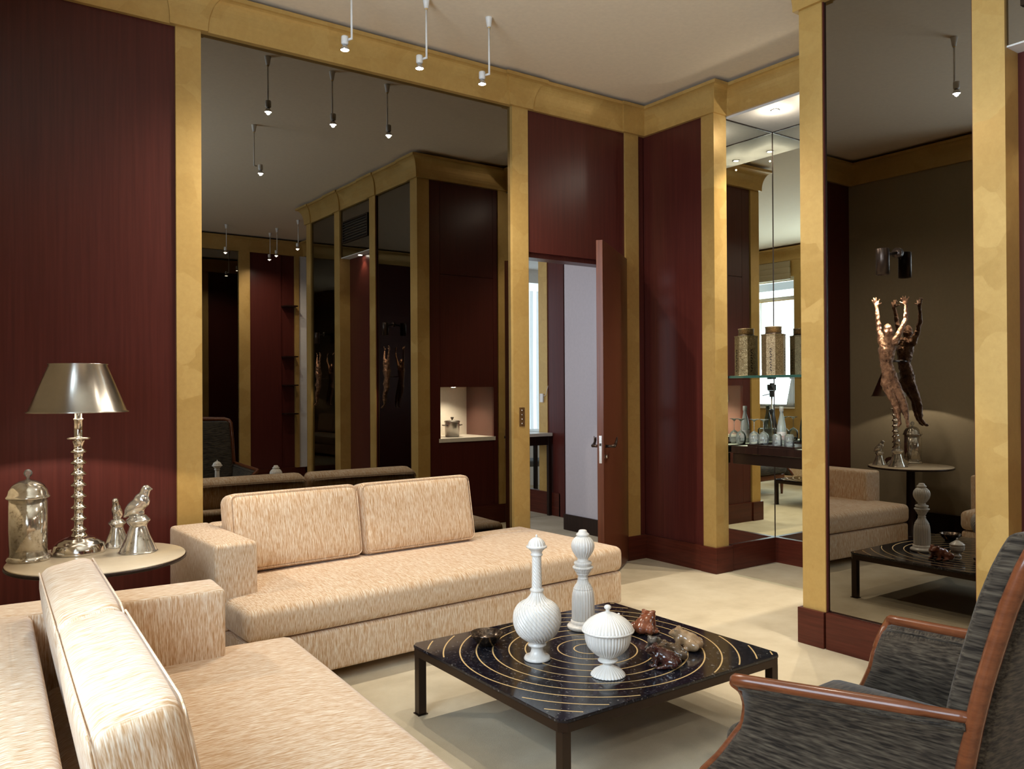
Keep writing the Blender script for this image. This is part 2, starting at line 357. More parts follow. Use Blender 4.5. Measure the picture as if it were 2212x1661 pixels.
box('mirror_joint', 5.730, 5.735, 2.84, 4.29, 3.549, 3.556, BRONZE, wr)
box('niche_ceiling', 5.155, 5.75, 2.82, 4.30, 3.556, 3.60, WHITE_WALL, wr)
# block, niche-facing side
box('pilaster', 4.05, 4.19, 2.70, 2.845, ZB, ZC, GOLD, wr)
box('pilaster', 5.04, 5.19, 2.80, 2.845, ZB, ZC, GOLD, wr)
box('wood_panel', 4.20, 4.32, 2.80, 2.832, ZB, ZC, MAHOGANY, wr)
box('wood_panel', 4.98, 5.035, 2.80, 2.832, ZB, ZC, MAHOGANY, wr)
box('wood_panel', 4.323, 4.977, 2.80, 2.832, 1.46, 2.62, MAHOGANY, wr)
box('wood_panel', 4.323, 4.977, 2.80, 2.832, 2.625, ZC, MAHOGANY, wr)
box('cabinet_door', 4.323, 4.977, 2.80, 2.832, ZB, .895, MAHOGANY, wr)
box('recess_back', 4.30, 5.0, 2.26, 2.265, .90, 1.47, LACQUER, wr)
box('recess_side', 4.30, 4.305, 2.26, 2.80, .90, 1.47, RUSSET, wr)
box('recess_side', 4.995, 5.0, 2.26, 2.80, .90, 1.47, RUSSET, wr)
box('recess_top', 4.30, 5.0, 2.26, 2.80, 1.465, 1.47, LACQUER, wr)
box('recess_shelf', 4.30, 5.0, 2.265, 2.838, .89, .93, LACQUER, wr)
# block, room-facing side
for y0, y1 in ((1.755, 1.90), (.795, .95), (-.095, .05)): box('pilaster', 4.05, 4.19, y0, y1, ZB, ZC, GOLD, wr)
box('mirror_panel', 4.07, 4.08, 1.90, 2.70, ZB, ZC, BRONZE_MIRROR, wr)
box('mirror_panel', 4.07, 4.08, .05, .795, ZB, ZC, BRONZE_MIRROR, wr)
box('mirror_panel', 4.07, 4.08, .95, 1.755, 3.013, ZC, BRONZE_MIRROR, wr)
box('mirror_edge', 4.058, 4.072, 2.694, 2.70, ZB, ZC, MAHOGANY, wr)
box('mirror_edge', 4.058, 4.072, 1.90, 1.906, ZB, ZC, MAHOGANY, wr)
box('door_soffit', 4.07, 4.20, .95, 1.755, 3.005, 3.013, WHITE_WALL, wr)
box('wood_panel', 4.182, 4.20, .95, 1.755, 0, 3.005, MAHOGANY, wr)
br = struct(box('baseboard_right', 4.985, 5.03, 4.42, 5.04, 0, ZB, MAHOGANY_H))
box('pilaster_foot', 4.975, 5.172, 4.262, 4.42, 0, ZB, MAHOGANY_H, br, .003)
box('niche_base', 5.172, 5.735, 4.272, 4.30, 0, ZB + .005, MAHOGANY_H, br)
box('niche_base', 5.715, 5.75, 2.845, 4.272, 0, ZB + .005, MAHOGANY_H, br)
box('pilaster_foot', 4.03, 4.20, 2.702, 2.868, 0, ZB, MAHOGANY_H, br, .003)
box('niche_base', 4.20, 5.735, 2.80, 2.855, 0, ZB, MAHOGANY_H, br)
box('mirror_base', 4.038, 4.07, 1.905, 2.695, 0, ZB, MAHOGANY_H, br, .003)
box('pilaster_foot', 4.03, 4.19, 1.75, 1.902, 0, ZB, MAHOGANY_H, br, .003)
box('pilaster_foot', 4.03, 4.19, .79, .955, 0, ZB, MAHOGANY_H, br, .003)
box('mirror_base', 4.038, 4.07, .055, .785, 0, ZB, MAHOGANY_H, br, .003)
box('pilaster_foot', 4.03, 4.19, -.10, .05, 0, ZB, MAHOGANY_H, br, .003)

# rear wall (seen only in the mirrors)
wf = struct(box('wall_front', -.6, 5.95, -2.75, -2.62, 0, ZR, MAHOGANY), 'rear wall behind the camera')
box('mirror_panel', 2.3, 3.95, -2.62, -2.61, ZB, ZC, BRONZE_MIRROR, wf)
box('pilaster', 3.95, 4.12, -2.62, -2.58, ZB, ZC, GOLD, wf)
box('pilaster', 2.15, 2.3, -2.62, -2.58, ZB, ZC, GOLD, wf)
box('wood_panel', 4.12, 4.62, -2.62, -2.60, ZB, ZC, MAHOGANY, wf)
box('pilaster', 4.84, 4.90, -2.62, -2.56, ZB, ZC, GOLD, wf)
box('pale_panel', 4.90, 5.03, -2.62, -2.58, ZB, ZC, WHITE_WALL, wf)
for z in (1.05, 1.5, 1.95, 2.75): box('shelf_board', 4.63, 4.83, -2.62, -2.42, z, z + .02, DARKWOOD, wf)
struct(box('baseboard_front', -.45, 5.0, -2.62, -2.585, 0, ZB, MAHOGANY_H))

# left wall: cloth panel, then a window bay beside the camera
wl = struct(boxes('wall_left', [(-.6, .08, 3.2, 5.2, 0, ZR), (-.6, -.45, .09, .95, 0, ZR), (-.6, -.45, 2.55, 3.2, 0, ZR), (-.6, -.45, .95, 2.55, 0, 1.10), (-.6, -.45, .95, 2.55, 3.30, ZR), (-.6, -.45, -2.75, -1.33, 0, ZR), (-.6, -.45, -1.33, .09, 0, 1.10), (-.6, -.45, -1.33, .09, 3.30, ZR)], OLIVE_WALL), 'left wall covered in olive cloth')
box('gold_panel', -.45, -.43, .09, .95, ZB, ZC, GOLD, wl)
box('gold_panel', -.45, -.43, 2.55, 3.2, ZB, ZC, GOLD, wl)
box('gold_panel', -.45, -.43, .95, 2.55, 3.30, ZC, GOLD, wl)
box('gold_panel', -.45, -.43, .95, 2.55, ZB, 1.10, GOLD, wl)
box('gold_panel', -.45, -.43, -1.33, .09, 3.30, ZC, GOLD, wl)
box('gold_panel', -.45, -.43, -1.33, .09, ZB, 1.10, GOLD, wl)
box('gold_panel', -.45, -.43, -2.6, -1.33, ZB, ZC, GOLD, wl)
bl = struct(box('baseboard_left', .08, .102, 3.2, 5.03, 0, ZB, DARKWOOD))
box('bay_base', -.45, -.42, -2.6, 3.19, 0, ZB, MAHOGANY_H, bl)
w1 = struct(bpy.data.objects.new('window_1', None)); COL.objects.link(w1); w1['label'] = 'tall window behind sheer curtain beside the camera'
boxes('window_frame', [(-.56, -.50, -1.33, -1.27, 1.1, 3.3), (-.56, -.50, .03, .09, 1.1, 3.3), (-.56, -.50, -1.27, .03, 1.1, 1.16), (-.56, -.50, -1.27, .03, 3.24, 3.3), (-.56, -.50, -1.27, .03, 2.92, 2.98), (-.56, -.50, -.65, -.59, 1.16, 2.92)], WHITE_METAL, w1)
for y0, y1 in ((-1.27, -.65), (-.59, .03)): box('pane', -.545, -.540, y0, y1, 1.16, 2.92, PANE, w1)
box('transom_pane', -.545, -.540, -1.27, .03, 2.98, 3.24, PANE, w1)
box('window_sill', -.56, -.40, -1.33, .09, 1.07, 1.10, WHITE_METAL, w1)

w3 = struct(bpy.data.objects.new('window_3', None)); COL.objects.link(w3); w3['label'] = 'tall window beside the foreground sofa, left of the picture'
boxes('window_frame', [(-.56, -.50, .95, 1.01, 1.1, 3.3), (-.56, -.50, 2.49, 2.55, 1.1, 3.3), (-.56, -.50, 1.01, 2.49, 1.1, 1.16), (-.56, -.50, 1.01, 2.49, 3.24, 3.3), (-.56, -.50, 1.72, 1.78, 1.16, 3.24)], WHITE_METAL, w3)
for y0, y1 in ((1.01, 1.72), (1.78, 2.49)): box('pane', -.545, -.540, y0, y1, 1.16, 3.24, PANE, w3)
box('window_sill', -.56, -.40, .95, 2.55, 1.07, 1.10, WHITE_METAL, w3)

# cornice: one cove swept round the whole room, cut into a length per wall
PATH = [(.08, 5.05), (1.19, 5.05), (1.19, 5.035), (1.36, 5.035), (1.36, 5.05), (3.605, 5.05), (3.605, 5.035), (3.78, 5.035), (3.78, 5.05), (4.765, 5.05), (4.765, 5.035), (5.0, 5.035),
        (5.0, 4.283), (5.15, 4.283), (5.15, 2.85), (4.05, 2.85), (4.05, 2.69), (4.065, 2.69), (4.065, 1.91), (4.05, 1.91), (4.05, 1.745), (4.065, 1.745), (4.065, .96), (4.05, .96), (4.05, .785), (4.065, .785), (4.065, .06), (4.05, .06), (4.05, -.10),
        (5.0, -.10), (5.0, -2.6), (-.44, -2.6), (-.44, 3.2), (.08, 3.2)]
PROF = [(-.03, ZC), (.022, ZC), (.022, ZC + .012)] + [(.022 + .08 * (1 - cos(t)), ZC + .012 + .178 * sin(t)) for t in [pi / 2 * i / 10 for i in range(1, 11)]] + [(.106, ZT - .025), (.106, ZT), (.05, ZT), (.05, ZT - .02), (-.03, ZT - .02)]
def sweep(path, prof):
    N = len(path); out = []
    for i in range(N):
        p0, p1, p2 = Vector(path[i - 1]), Vector(path[i]), Vector(path[(i + 1) % N])
        a = (p1 - p0).normalized(); b = (p2 - p1).normalized(); na = Vector((a.y, -a.x)); nb = Vector((b.y, -b.x))
        m = na + nb; m = m / m.dot(na) if m.length > 1e-6 else na
        out.append([(p1.x + m.x * o, p1.y + m.y * o, z) for o, z in prof])
    return out
RINGS = sweep(PATH, PROF)
for k, (a, b, lab) in enumerate(((0, 11, 'back wall'), (11, 14, 'short right wall and bar niche'), (14, 29, 'projecting mirrored block'), (29, 31, 'rear wall'), (31, 34, 'left wall'))):
    idx = [i % len(PATH) for i in range(a, b + 1)]; v = []; f = []; K = len(PROF)
    for i in idx: v += RINGS[i]
    for i in range(len(idx) - 1):
        for j in range(K): f.append((i * K + j, i * K + (j + 1) % K, (i + 1) * K + (j + 1) % K, (i + 1) * K + j))
    f.append(tuple(range(K))); f.append(tuple((len(idx) - 1) * K + j for j in range(K)))
    struct(mesh('trim_%d' % (k + 1), v, f, GOLD), 'gold coved cornice along the ' + lab)

# door frame and leaf
fr = struct(boxes('trim_6', [(3.765, 3.80, 5.085, 5.22, 0, 2.49), (4.745, 4.78, 5.06, 5.22, 0, 2.49), (3.765, 4.78, 5.085, 5.22, 2.455, 2.50)], MAHOGANY), 'mahogany door frame')
d1 = struct(bpy.data.objects.new('door_1', None)); COL.objects.link(d1); d1['label'] = 'mahogany door standing ajar into the room'
d1.location = (4.752, 5.03, 0); d1.rotation_euler = (0, 0, math.atan2(-.555, -.77))
# local: x along the leaf from the hinge, +y faces the room side to the right of the leaf edge
box('leaf', .012, .952, -.024, .024, .02, 2.515, wood_mat('door_veneer', (.085, .026, .013), (.14, .048, .024), .25, 'z'), d1, .002)
box('lock_plate', .9515, .954, -.010, .010, .90, 1.10, CHROME, d1, .0008)
box('latch_bolt', .9535, .962, -.006, .006, 1.025, 1.045, BRONZE, d1)
for s in (1, -1):
    h = tube('door_handle', [(.885, s * .024, 1.02), (.885, s * .06, 1.02), (.875, s * .075, 1.02), (.845, s * .082, 1.02), (.80, s * .08, 1.03), (.765, s * .08, 1.055), (.75, s * .08, 1.075)], [.012, .010, .012, .013, .011, .009, .005], BRONZE, d1)
    tube('handle_twig', [(.79, s * .08, 1.03), (.775, s * .085, 1.06), (.772, s * .088, 1.085)], [.006, .005, .003], BRONZE, h)
    tube('key_rose', [(.885, s * .024, .945), (.885, s * .036, .945)], .013, CHROME, d1)
for z in (.35, 1.17, 2.05, 2.22): box('hinge', -.004, .014, -.034, -.006, z, z + .11, BRONZE, d1)

# room beyond the door
wn = struct(boxes('wall_beyond', [(5.34, 5.5, 5.22, 6.54, .16, 3.1)], LILAC), 'pale lilac wall seen through the open door')
box('skirting', 5.322, 5.5, 5.22, 6.553, 0, .16, DARKWOOD, wn)
wo = struct(boxes('wall_beyond_far', [(5.84, 6.0, 5.2, 9.9, 0, 3.2), (2.45, 2.55, 5.2, 9.9, 0, 3.2), (2.55, 3.6, 9.8, 9.9, 0, 3.2), (5.2, 5.84, 9.8, 9.9, 0, 3.2), (3.6, 5.2, 9.8, 9.9, 2.9, 3.2), (3.6, 5.2, 9.8, 9.9, 0, .7)], WHITE_WALL), 'walls of the next room')
box('wood_panel', 5.825, 5.84, 6.4, 7.44, .0, 3.1, MAHOGANY, wo)
box('wood_panel', 5.80, 5.825, 7.12, 7.22, .0, 3.0, MAHOGANY, wo)
box('pilaster', 5.815, 5.84, 7.44, 7.60, .25, 3.1, GOLD, wo)
box('mirror_panel', 5.83, 5.84, 7.60, 9.3, .25, 3.1, CLEAR_MIRROR, wo)
box('skirting', 5.80, 5.84, 7.2, 9.8, 0, .26, MAHOGANY_H, wo)
struct(box('ceiling_beyond', 2.4, 6.0, 5.2, 9.9, 3.2, 3.3, WHITE_WALL))
w2 = struct(bpy.data.objects.new('window_2', None)); COL.objects.link(w2); w2['label'] = 'bright window of the next room'
tag(drape('voile_curtain', 3.6, 0, 1.6, .72, 2.88, .01, 14, SHEER, thick=.001), 'white voile curtain in the window of the next room', 'curtain').matrix_world = Matrix.Translation((5.2, 6.15, 0)) @ Matrix.Rotation(pi / 2, 4, 'Z')
boxes('window_frame', [(3.6, 3.66, 9.8, 9.86, .7, 2.9), (5.14, 5.2, 9.8, 9.86, .7, 2.9), (4.37, 4.43, 9.8, 9.86, .7, 2.9)], WHITE_METAL, w2)

# ------------------------------------------------------------------ sofas (local: x along the front, arm at -x for side = 1; y towards the back)
def sofa(label, loc, rz, side, cushion_labels):
    t = thing('sofa', label, 'sofa', loc, rz, 'peach chaise sofas')
    X = lambda a, b: (a, b) if side > 0 else (-b, -a)          # u runs from the open end (0) to the arm end (-2.48)
    soft('base', *X(-2.45, 0), .015, 1.06, .06, .262, CHENILLE, t, .018)
    soft('seat_cushion', *X(-2.46, .005), 0, .92, .268, .425, CHENILLE, t, .045, .022)
    soft('seat_cushion_rear', *X(-.66, .005), .86, 1.07, .268, .425, CHENILLE, t, .045, .0)
    soft('arm', *X(-2.50, -2.285), .31, 1.08, .262, .69, CHENILLE, t, .022)
    soft('back_rail', *X(-2.30, -.72), .95, 1.08, .262, .69, CHENILLE, t, .03)
    for x in (-2.3, -.15):
        for y in (.14, .92): box('foot', *X(x - .04, x + .04), y - .04, y + .04, 0, .062, DARKWOOD, t)
    for k, (a, b) in enumerate(((-2.275, -1.49), (-1.475, -.665))):
        c = thing('back_cushion', cushion_labels[k], 'cushion', (0, 0, 0), 0, 'loose sofa back cushions')
        o = soft('cushion_body', *((-(b - a) / 2, (b - a) / 2)), -.085, .085, 0, .435, CHENILLE, c, .045)
        bm = bmesh.new(); bm.from_mesh(o.data)
        bmesh.ops.subdivide_edges(bm, edges=[e for e in bm.edges if e.calc_length() > .2], cuts=7, use_grid_fill=True)
        w = (b - a) / 2
        for v in bm.verts:
            q = max(0, 1 - (v.co.x / w) ** 4) * max(0, 1 - ((v.co.z - .217) / .217) ** 4)
            if abs(v.co.y) > .05: v.co.y += (.016 if v.co.y > 0 else -.016) * q
        bm.to_mesh(o.data); bm.free(); o.data.polygons.foreach_set('use_smooth', [True] * len(o.data.polygons))
        bmat = Matrix.Translation(loc) @ Matrix.Rotation(rz, 4, 'Z') @ Matrix.Translation(((a + b) / 2 * side, .772, .437)) @ Matrix.Rotation(radians(-11), 4, 'X')
        c.matrix_world = bmat
        for sy in (-.082, .082):   # welt seam round each face
            z0, z1, ww, r = .012, .423, w - .012, .035
            pts = []
            for cx, cz, a0 in ((ww - r, z1 - r, 0), (-ww + r, z1 - r, 90), (-ww + r, z0 + r, 180), (ww - r, z0 + r, 270)):
                for i in range(5): an = radians(a0 + 22.5 * i); pts.append((cx + r * cos(an), sy, cz + r * sin(an)))
            tube('welt', pts + pts[:1], .0028, CHENILLE, c, 6)
    return t
# sofa along the mirror: origin at its open right front corner, front facing the camera
aA = math.atan2(.087, 1.93)
sofa('long peach chenille sofa in front of the bronze mirror, arm at its left', (3.664, 3.902, 0), aA, 1,
     ('peach back cushion beside the arm of the mirror sofa', 'peach back cushion at the open middle of the mirror sofa'))
# sofa in the left foreground, facing right: origin at its open near front corner
bB = radians(90 + 180 - 3.0)
oB = Vector((1.262, 3.40)) + Vector((-sin(radians(3)), -cos(radians(3)))) * 2.50
sofa('long peach chenille sofa in the left foreground seen from behind', (oB.x, oB.y, 0), radians(90 - 3.0) , -1,
     ('far back cushion of the foreground sofa, beside its arm', 'near back cushion of the foreground sofa with shadowed end'))

# ------------------------------------------------------------------ coffee table
TX0, TX1, TY0, TY1, TH = 1.77, 2.975, 2.195, 3.265, .31
tcx, tcy = (TX0 + TX1) / 2, (TY0 + TY1) / 2
ct = thing('coffee_table', 'low square coffee table, dark stone top with gold rings', 'table', (tcx, tcy, 0))
hx, hy, ch = (TX1 - TX0) / 2, (TY1 - TY0) / 2, .025
octo = lambda ax, ay, c: [(ax - c, -ay), (ax, -ay + c), (ax, ay - c), (ax - c, ay), (-ax + c, ay), (-ax, ay - c), (-ax, -ay + c), (-ax + c, -ay)]
prism('stone_top', octo(hx, hy, ch), TH - .012, TH, STONE, ct, .0015)
bmr = bmesh.new()
prism('rim', octo(hx - .002, hy - .002, ch), TH - .046, TH - .0125, BRONZE, ct, .001)
for sx in (-1, 1):
    for sy in (-1, 1):
        x, y = sx * (hx - .031), sy * (hy - .031)
        lg = box('leg', x - .019, x + .019, y - .019, y + .019, .004, TH - .046, BRONZE, ct, .0015)
        box('foot_plate', x - .024, x + .024, y - .024, y + .024, 0, .004, BRONZE, lg)
RC = (2.36 - tcx, 2.735 - tcy)
for k in range(11):
    r0 = .066 + .0709 * k; v = []; f = []; run = False; n = 220
    for j in range(n + 1):
        a = 2 * pi * j / n; ok = all(abs(RC[0] + r * cos(a)) < hx - .012 and abs(RC[1] + r * sin(a)) < hy - .012 for r in (r0 - .003, r0 + .003))
        if ok:
            for r in (r0 - .003, r0 + .003): v.append((RC[0] + r * cos(a), RC[1] + r * sin(a), TH + .0004))
            if run: i = len(v); f.append((i - 4, i - 3, i - 1, i - 2))
        run = ok
    arcs = []; cur = []
    for q in f:
        if cur and q[0] != cur[-1][3]: arcs.append(cur); cur = []
        cur.append(q)
    if cur: arcs.append(cur)
    if len(arcs) > 1 and v[0] == v[-2]: pass
    for a_ in arcs:
        b0 = a_[0][0]; mesh('inlay_ring' if len(arcs) == 1 else 'inlay_arc', v[b0:a_[-1][2] + 1], [tuple(i - b0 for i in q) for q in a_], BRASS, ct)

# ------------------------------------------------------------------ white carved bone pieces
def interp(prof, step):
    out = [prof[0]]
    for (r0, z0), (r1, z1) in zip(prof, prof[1:]):
        k = max(1, int(math.ceil(abs(z1 - z0) / step)))
        out += [(r0 + (r1 - r0) * i / k, z0 + (z1 - z0) * i / k) for i in range(1, k + 1)]
    return out
def ycurve(pts, cy, v0, s, mm):     # (crop y, radius px) -> (r, z)
    return [(r / s * mm, (v0 - (cy + y / s)) * mm) for y, r in pts]
def smooth_prof(p, keep=0):
    q = []
    for i in range(len(p) - 1):
        q.append(p[i])
        if i > 0 and i < len(p) - 2:
            a, b, c, d = p[i - 1], p[i], p[i + 1], p[i + 2]
            for t in (.33, .67):
                q.append(tuple(.5 * (2 * b[k] + (c[k] - a[k]) * t + (2 * a[k] - 5 * b[k] + 4 * c[k] - d[k]) * t * t + (3 * b[k] - a[k] - 3 * c[k] + d[k]) * t ** 3) for k in (0, 1)))
    q.append(p[-1]); return q
def flute(nf, depth, twist=0, zlo=-9, zhi=9, sharp=1):
    def m(r, z, a, i):
        if not (zlo < z < zhi): return r, z
        w = abs(sin((a + twist * z) * nf / 2)) ** sharp
        return r * (1 - depth * (1 - w)), z
    return m
# spiral bottle
sb = thing('bottle_vase', 'white carved bone bottle with twisted flutes and long neck', 'vase', (2.095, 2.76, TH + .0008))
U = lambda pts: ycurve(pts, 1140, 1424, 4.614, .00195)
lathe('foot', [(.0, 0), (.055, 0)] + U([(1300, 134), (1275, 122), (1268, 85), (1235, 66), (1205, 58), (1180, 70), (1172, 92), (1155, 92), (1145, 70), (1132, 88)])[0:], BONE, sb, 48)
body = smooth_prof(U([(1135, 80), (1115, 125), (1060, 192), (980, 232), (900, 242), (820, 226), (765, 188), (738, 150)]))
lathe('bulb', interp(body, .004), BONE, sb, 340, flute(34, .10, 9.0, sharp=.55))
lathe('shoulder', interp(smooth_prof(U([(745, 158), (735, 140), (715, 108), (690, 84), (665, 66), (640, 58), (628, 56)])), .004), BONE, sb, 160, flute(20, .10, sharp=.6))
lathe('collar', U([(640, 50), (636, 66), (622, 70), (610, 64), (606, 50)]), BONE, sb, 48)
lathe('neck', interp(U([(612, 52), (450, 49), (282, 47)]), .003), BONE, sb, 144, flute(10, .20, 42, sharp=.6))
lathe('mouth', U([(290, 45), (284, 56), (270, 62), (262, 54), (255, 52), (235, 62), (212, 84), (203, 102), (190, 106), (184, 100), (180, 86)]), BONE, sb, 96, flute(24, .02))
ld = lathe('lid', interp(smooth_prof(U([(186, 90), (178, 88), (150, 80), (125, 60), (108, 34), (100, 12)])), .003), BONE, sb, 128, flute(16, .09, sharp=.6))
lathe('finial', U([(103, 8), (96, 8), (92, 12), (84, 12), (78, 8), (73, 2)]), BONE, ld, 20)
# tall stacked jar
tj = thing('tall_jar', 'tall white bone jar with round globe lid', 'jar', (2.54, 2.985, TH + .0008))
U = lambda pts: ycurve(pts, 1140, 1353.5, 4.614, .00219)
lathe('base', [(.0, 0), (.072, 0)] + U([(975, 158), (958, 162), (945, 150), (938, 128), (925, 126), (905, 124), (898, 114)]), BONE, tj, 64)
lathe('body', interp(smooth_prof(U([(900, 112), (890, 114), (780, 114), (690, 112), (640, 108), (605, 100), (592, 94)])), .006), BONE, tj, 220, flute(22, .07, sharp=.55))
lathe('body_collar', interp(U([(598, 92), (592, 97), (584, 97), (578, 90), (555, 80), (535, 64), (510, 54), (497, 52)]), .004), BONE, tj, 176, flute(22, .10, sharp=.6))
lathe('cup', interp(U([(500, 50), (494, 54), (484, 54), (478, 46), (455, 56), (445, 66), (440, 62), (415, 82), (392, 92), (388, 103), (372, 104), (366, 92)]), .004), BONE, tj, 132, flute(22, .035))
lathe('bead_ring', U([(368, 80), (350, 82), (344, 90), (330, 91), (322, 82), (318, 62)]), BONE, tj, 132, flute(33, .03))
gl = lathe('globe_lid', interp(smooth_prof(U([(322, 60), (300, 52), (285, 56), (277, 66), (268, 72), (255, 82), (210, 108), (165, 117), (120, 107), (85, 80), (68, 58)])), .004), BONE, tj, 220, flute(22, .07, sharp=.55))
lathe('lid_cap', U([(72, 56), (66, 58), (56, 66), (46, 66), (34, 50), (22, 42), (12, 40), (6, 30), (4, 5)]), BONE, gl, 48)
# lidded goblet
gb = thing('lidded_goblet', 'white ribbed bone goblet with domed lid, front of table', 'goblet', (2.205, 2.442, TH + .0008))
U = lambda pts: ycurve(pts, 1140, 1462.5, 4.614, .001834)
lathe('foot', interp([(.0, 0), (.068, 0)] + U([(1484, 177), (1470, 170), (1440, 142), (1412, 92), (1392, 54), (1378, 46)]), .004), BONE, gb, 240, flute(30, .055, sharp=.55))
lathe('knop', smooth_prof(U([(1382, 44), (1370, 52), (1358, 80), (1345, 100), (1332, 98), (1322, 76), (1310, 60)])), BONE, gb, 48)
lathe('cup', interp(smooth_prof(U([(1316, 52), (1300, 92), (1265, 145), (1210, 198), (1150, 224), (1095, 232), (1058, 234)])), .004), BONE, gb, 352, flute(44, .045, sharp=.55))
lathe('rim', U([(1062, 230), (1056, 246), (1046, 262), (1036, 264), (1028, 256), (1026, 240)]), BONE, gb, 64)
ld = lathe('lid', interp(smooth_prof(U([(1034, 258), (1024, 256), (990, 238), (945, 195), (905, 135), (875, 70), (862, 34), (855, 22)])), .004), BONE, gb, 352, flute(44, .04, sharp=.55))
lathe('knob', smooth_prof(U([(860, 24), (848, 20), (838, 20), (828, 30), (815, 37), (803, 32), (793, 20), (789, 4)])), BONE, ld, 32)
# small lidded bowl behind the goblet
sl = thing('lidded_bowl', 'small white bone bowl with pointed lid, half hidden behind goblet', 'bowl', (2.545, 2.745, TH + .0008))
lathe('foot', [(.0, 0), (.027, 0), (.027, .006), (.016, .014), (.013, .024)], BONE, sl, 40)
lathe('cup', interp([(.013, .022), (.028, .028), (.043, .044), (.047, .062), (.044, .076)], .004), BONE, sl, 132, flute(26, .03))
ld = lathe('lid', [(.047, .075), (.048, .08), (.044, .084), (.034, .092), (.018, .102), (.008, .108)], BONE, sl, 80, flute(20, .03))
lathe('finial', [(.005, .107), (.004, .111), (.007, .116), (.005, .121), (.001, .123)], BONE, ld, 20)
# bronze bowl
bw_ = thing('metal_bowl', 'small dark mottled metal bowl near table corner', 'bowl', (2.03, 3.045, TH + .0008))
def bowlm():
    m, n, l, b = nt('mottled_bronze'); setp(b, None, .25, .9)
    f = noise(n, l, mapped(n, l), 70, 6, .75); l.new(ramp(n, l, f, [(.35, (.035, .025, .02)), (.55, (.13, .095, .07)), (.7, (.45, .36, .28))]), b.inputs['Base Color']); return m
BOWLM = bowlm()
lathe('bowl_body', [(.0, 0), (.036, 0), (.038, .006), (.045, .012), (.062, .032), (.071, .052), (.072, .056), (.069, .055), (.059, .033), (.042, .015), (.0, .008)], BOWLM, bw_, 56)

# ------------------------------------------------------------------ frogs (local +y = nose)
def frog(label, loc, ang, s, a, c, eye):
    t = thing('frog_figurine', label, 'figurine', (loc[0], loc[1], TH + .0008), ang, 'polished stone frogs')
    M = stone_frog('frog_stone', a, c)
    B = lambda x, y, z, rx, ry, rz_, rot=0, tilt=0: (Vector((x, y, z)) * s, (rx * s, ry * s, rz_ * s), rot, tilt)
    balls = [B(0, -.026, .024, .033, .036, .024), B(0, -.004, .036, .034, .040, .030), B(0, .020, .046, .031, .034, .028), B(0, .036, .040, .025, .022, .024),
             B(0, .042, .060, .031, .026, .017), B(0, .058, .055, .024, .018, .012), B(0, .067, .053, .016, .012, .009)]
    for k in (-1, 1):
        balls += [B(k * .035, -.020, .022, .015, .034, .022, k * .30), B(k * .044, .004, .008, .010, .026, .008, k * -.35), B(k * .048, .022, .005, .010, .014, .005),
                  B(k * .026, .034, .028, .0095, .0115, .027), B(k * .029, .046, .006, .011, .017, .006), B(k * .019, .040, .0735, .0105, .0125, .0095)]
    blob('body', balls, M, t, .0045 * s, 6)
    for k in (-1, 1):
        lathe('eye', [(0.0005 * s, -.006 * s), (.006 * s, -.003 * s), (.0065 * s, 0), (.005 * s, .004 * s), (.0005 * s, .006 * s)], M, t, 14, None, (k * .0235 * s, .044 * s, .0755 * s))
    return t
EYE = plain('frog_eye', (.02, .012, .01), .08, 0, .5)
def face(dx, dy): return math.atan2(dy, dx) - pi / 2
frog('reddish brown stone frog at the far side of the table', (2.722, 2.762), face(.86, .35), 1.16, (.13, .035, .015), (.26, .085, .04), EYE)
frog('tan stone frog near right table edge', (2.705, 2.478), face(-.45, .75), 1.10, (.22, .13, .06), (.42, .29, .17), EYE)
frog('dark maroon stone frog nearest the goblet', (2.462, 2.378), face(-.62, .78), 1.06, (.022, .007, .006), (.065, .018, .014), EYE)
frog('olive brown stone frog squeezed behind the dark maroon one', (2.562, 2.425), face(-.85, .5), .92, (.05, .032, .018), (.15, .10, .06), EYE)
frog('small grey stone frog beyond the dark maroon one', (2.592, 2.562), face(-.75, -.3), .78, (.05, .045, .04), (.13, .12, .11), EYE)

# ------------------------------------------------------------------ side table with lamp, jar and glass birds
st = thing('side_table', 'round parchment-topped side table in the left corner', 'table', (.64, 4.10, 0))
lathe('tabletop', [(.0, .678), (.362, .678), (.368, .682), (.368, .690), (.366, .692), (.0, .692)], DARKWOOD, st, 72)
lathe('parchment_top', [(.0, .6922), (.362, .6922), (.364, .696), (.362, .6995), (.0, .6995)], PARCH, st, 72)
lathe('pedestal', [(.0, 0), (.20, 0), (.20, .018), (.06, .035), (.045, .05), (.040, .35), (.036, .655), (.06, .678), (.0, .678)], DARKWOOD, st, 40)
TZ = .70
lp = thing('table_lamp', 'nickel table lamp with ringed stem and conical metal shade', 'lamp', (.585, 4.275, TZ))
lathe('base', [(.0, 0), (.114, 0), (.115, .004), (.106, .040), (.101, .044), (.088, .055), (.086, .058), (.072, .064), (.070, .067), (.056, .072), (.043, .076), (.031, .086), (.024, .102)], SILVER, lp, 56)
stem = [(.024, .095), (.020, .10)]
for k in range(8):
    z = .1055 + .0515 * k; stem += [(.020, z - .012), (.024, z - .008), (.026, z - .005), (.034, z - .002), (.034, z + .001), (.027, z + .009), (.022, z + .013), (.019, z + .018)]
stem += [(.020, .495), (.028, .515), (.036, .522), (.050, .525), (.050, .531), (.020, .533), (.0185, .535), (.0185, .61), (.022, .613), (.022, .618), (.016, .622), (.014, .66), (.0, .66)]
lathe('stem', stem, SILVER, lp, 36)
sh = lathe('shade', [(.213, .648), (.215, .650), (.205, .656), (.122, .866), (.126, .869), (.126, .872), (.118, .872), (.116, .868), (.199, .656), (.205, .650)], SHADE, lp, 72)
sh.data.polygons.foreach_set('use_smooth', [len(p.vertices) < 9 for p in sh.data.polygons])
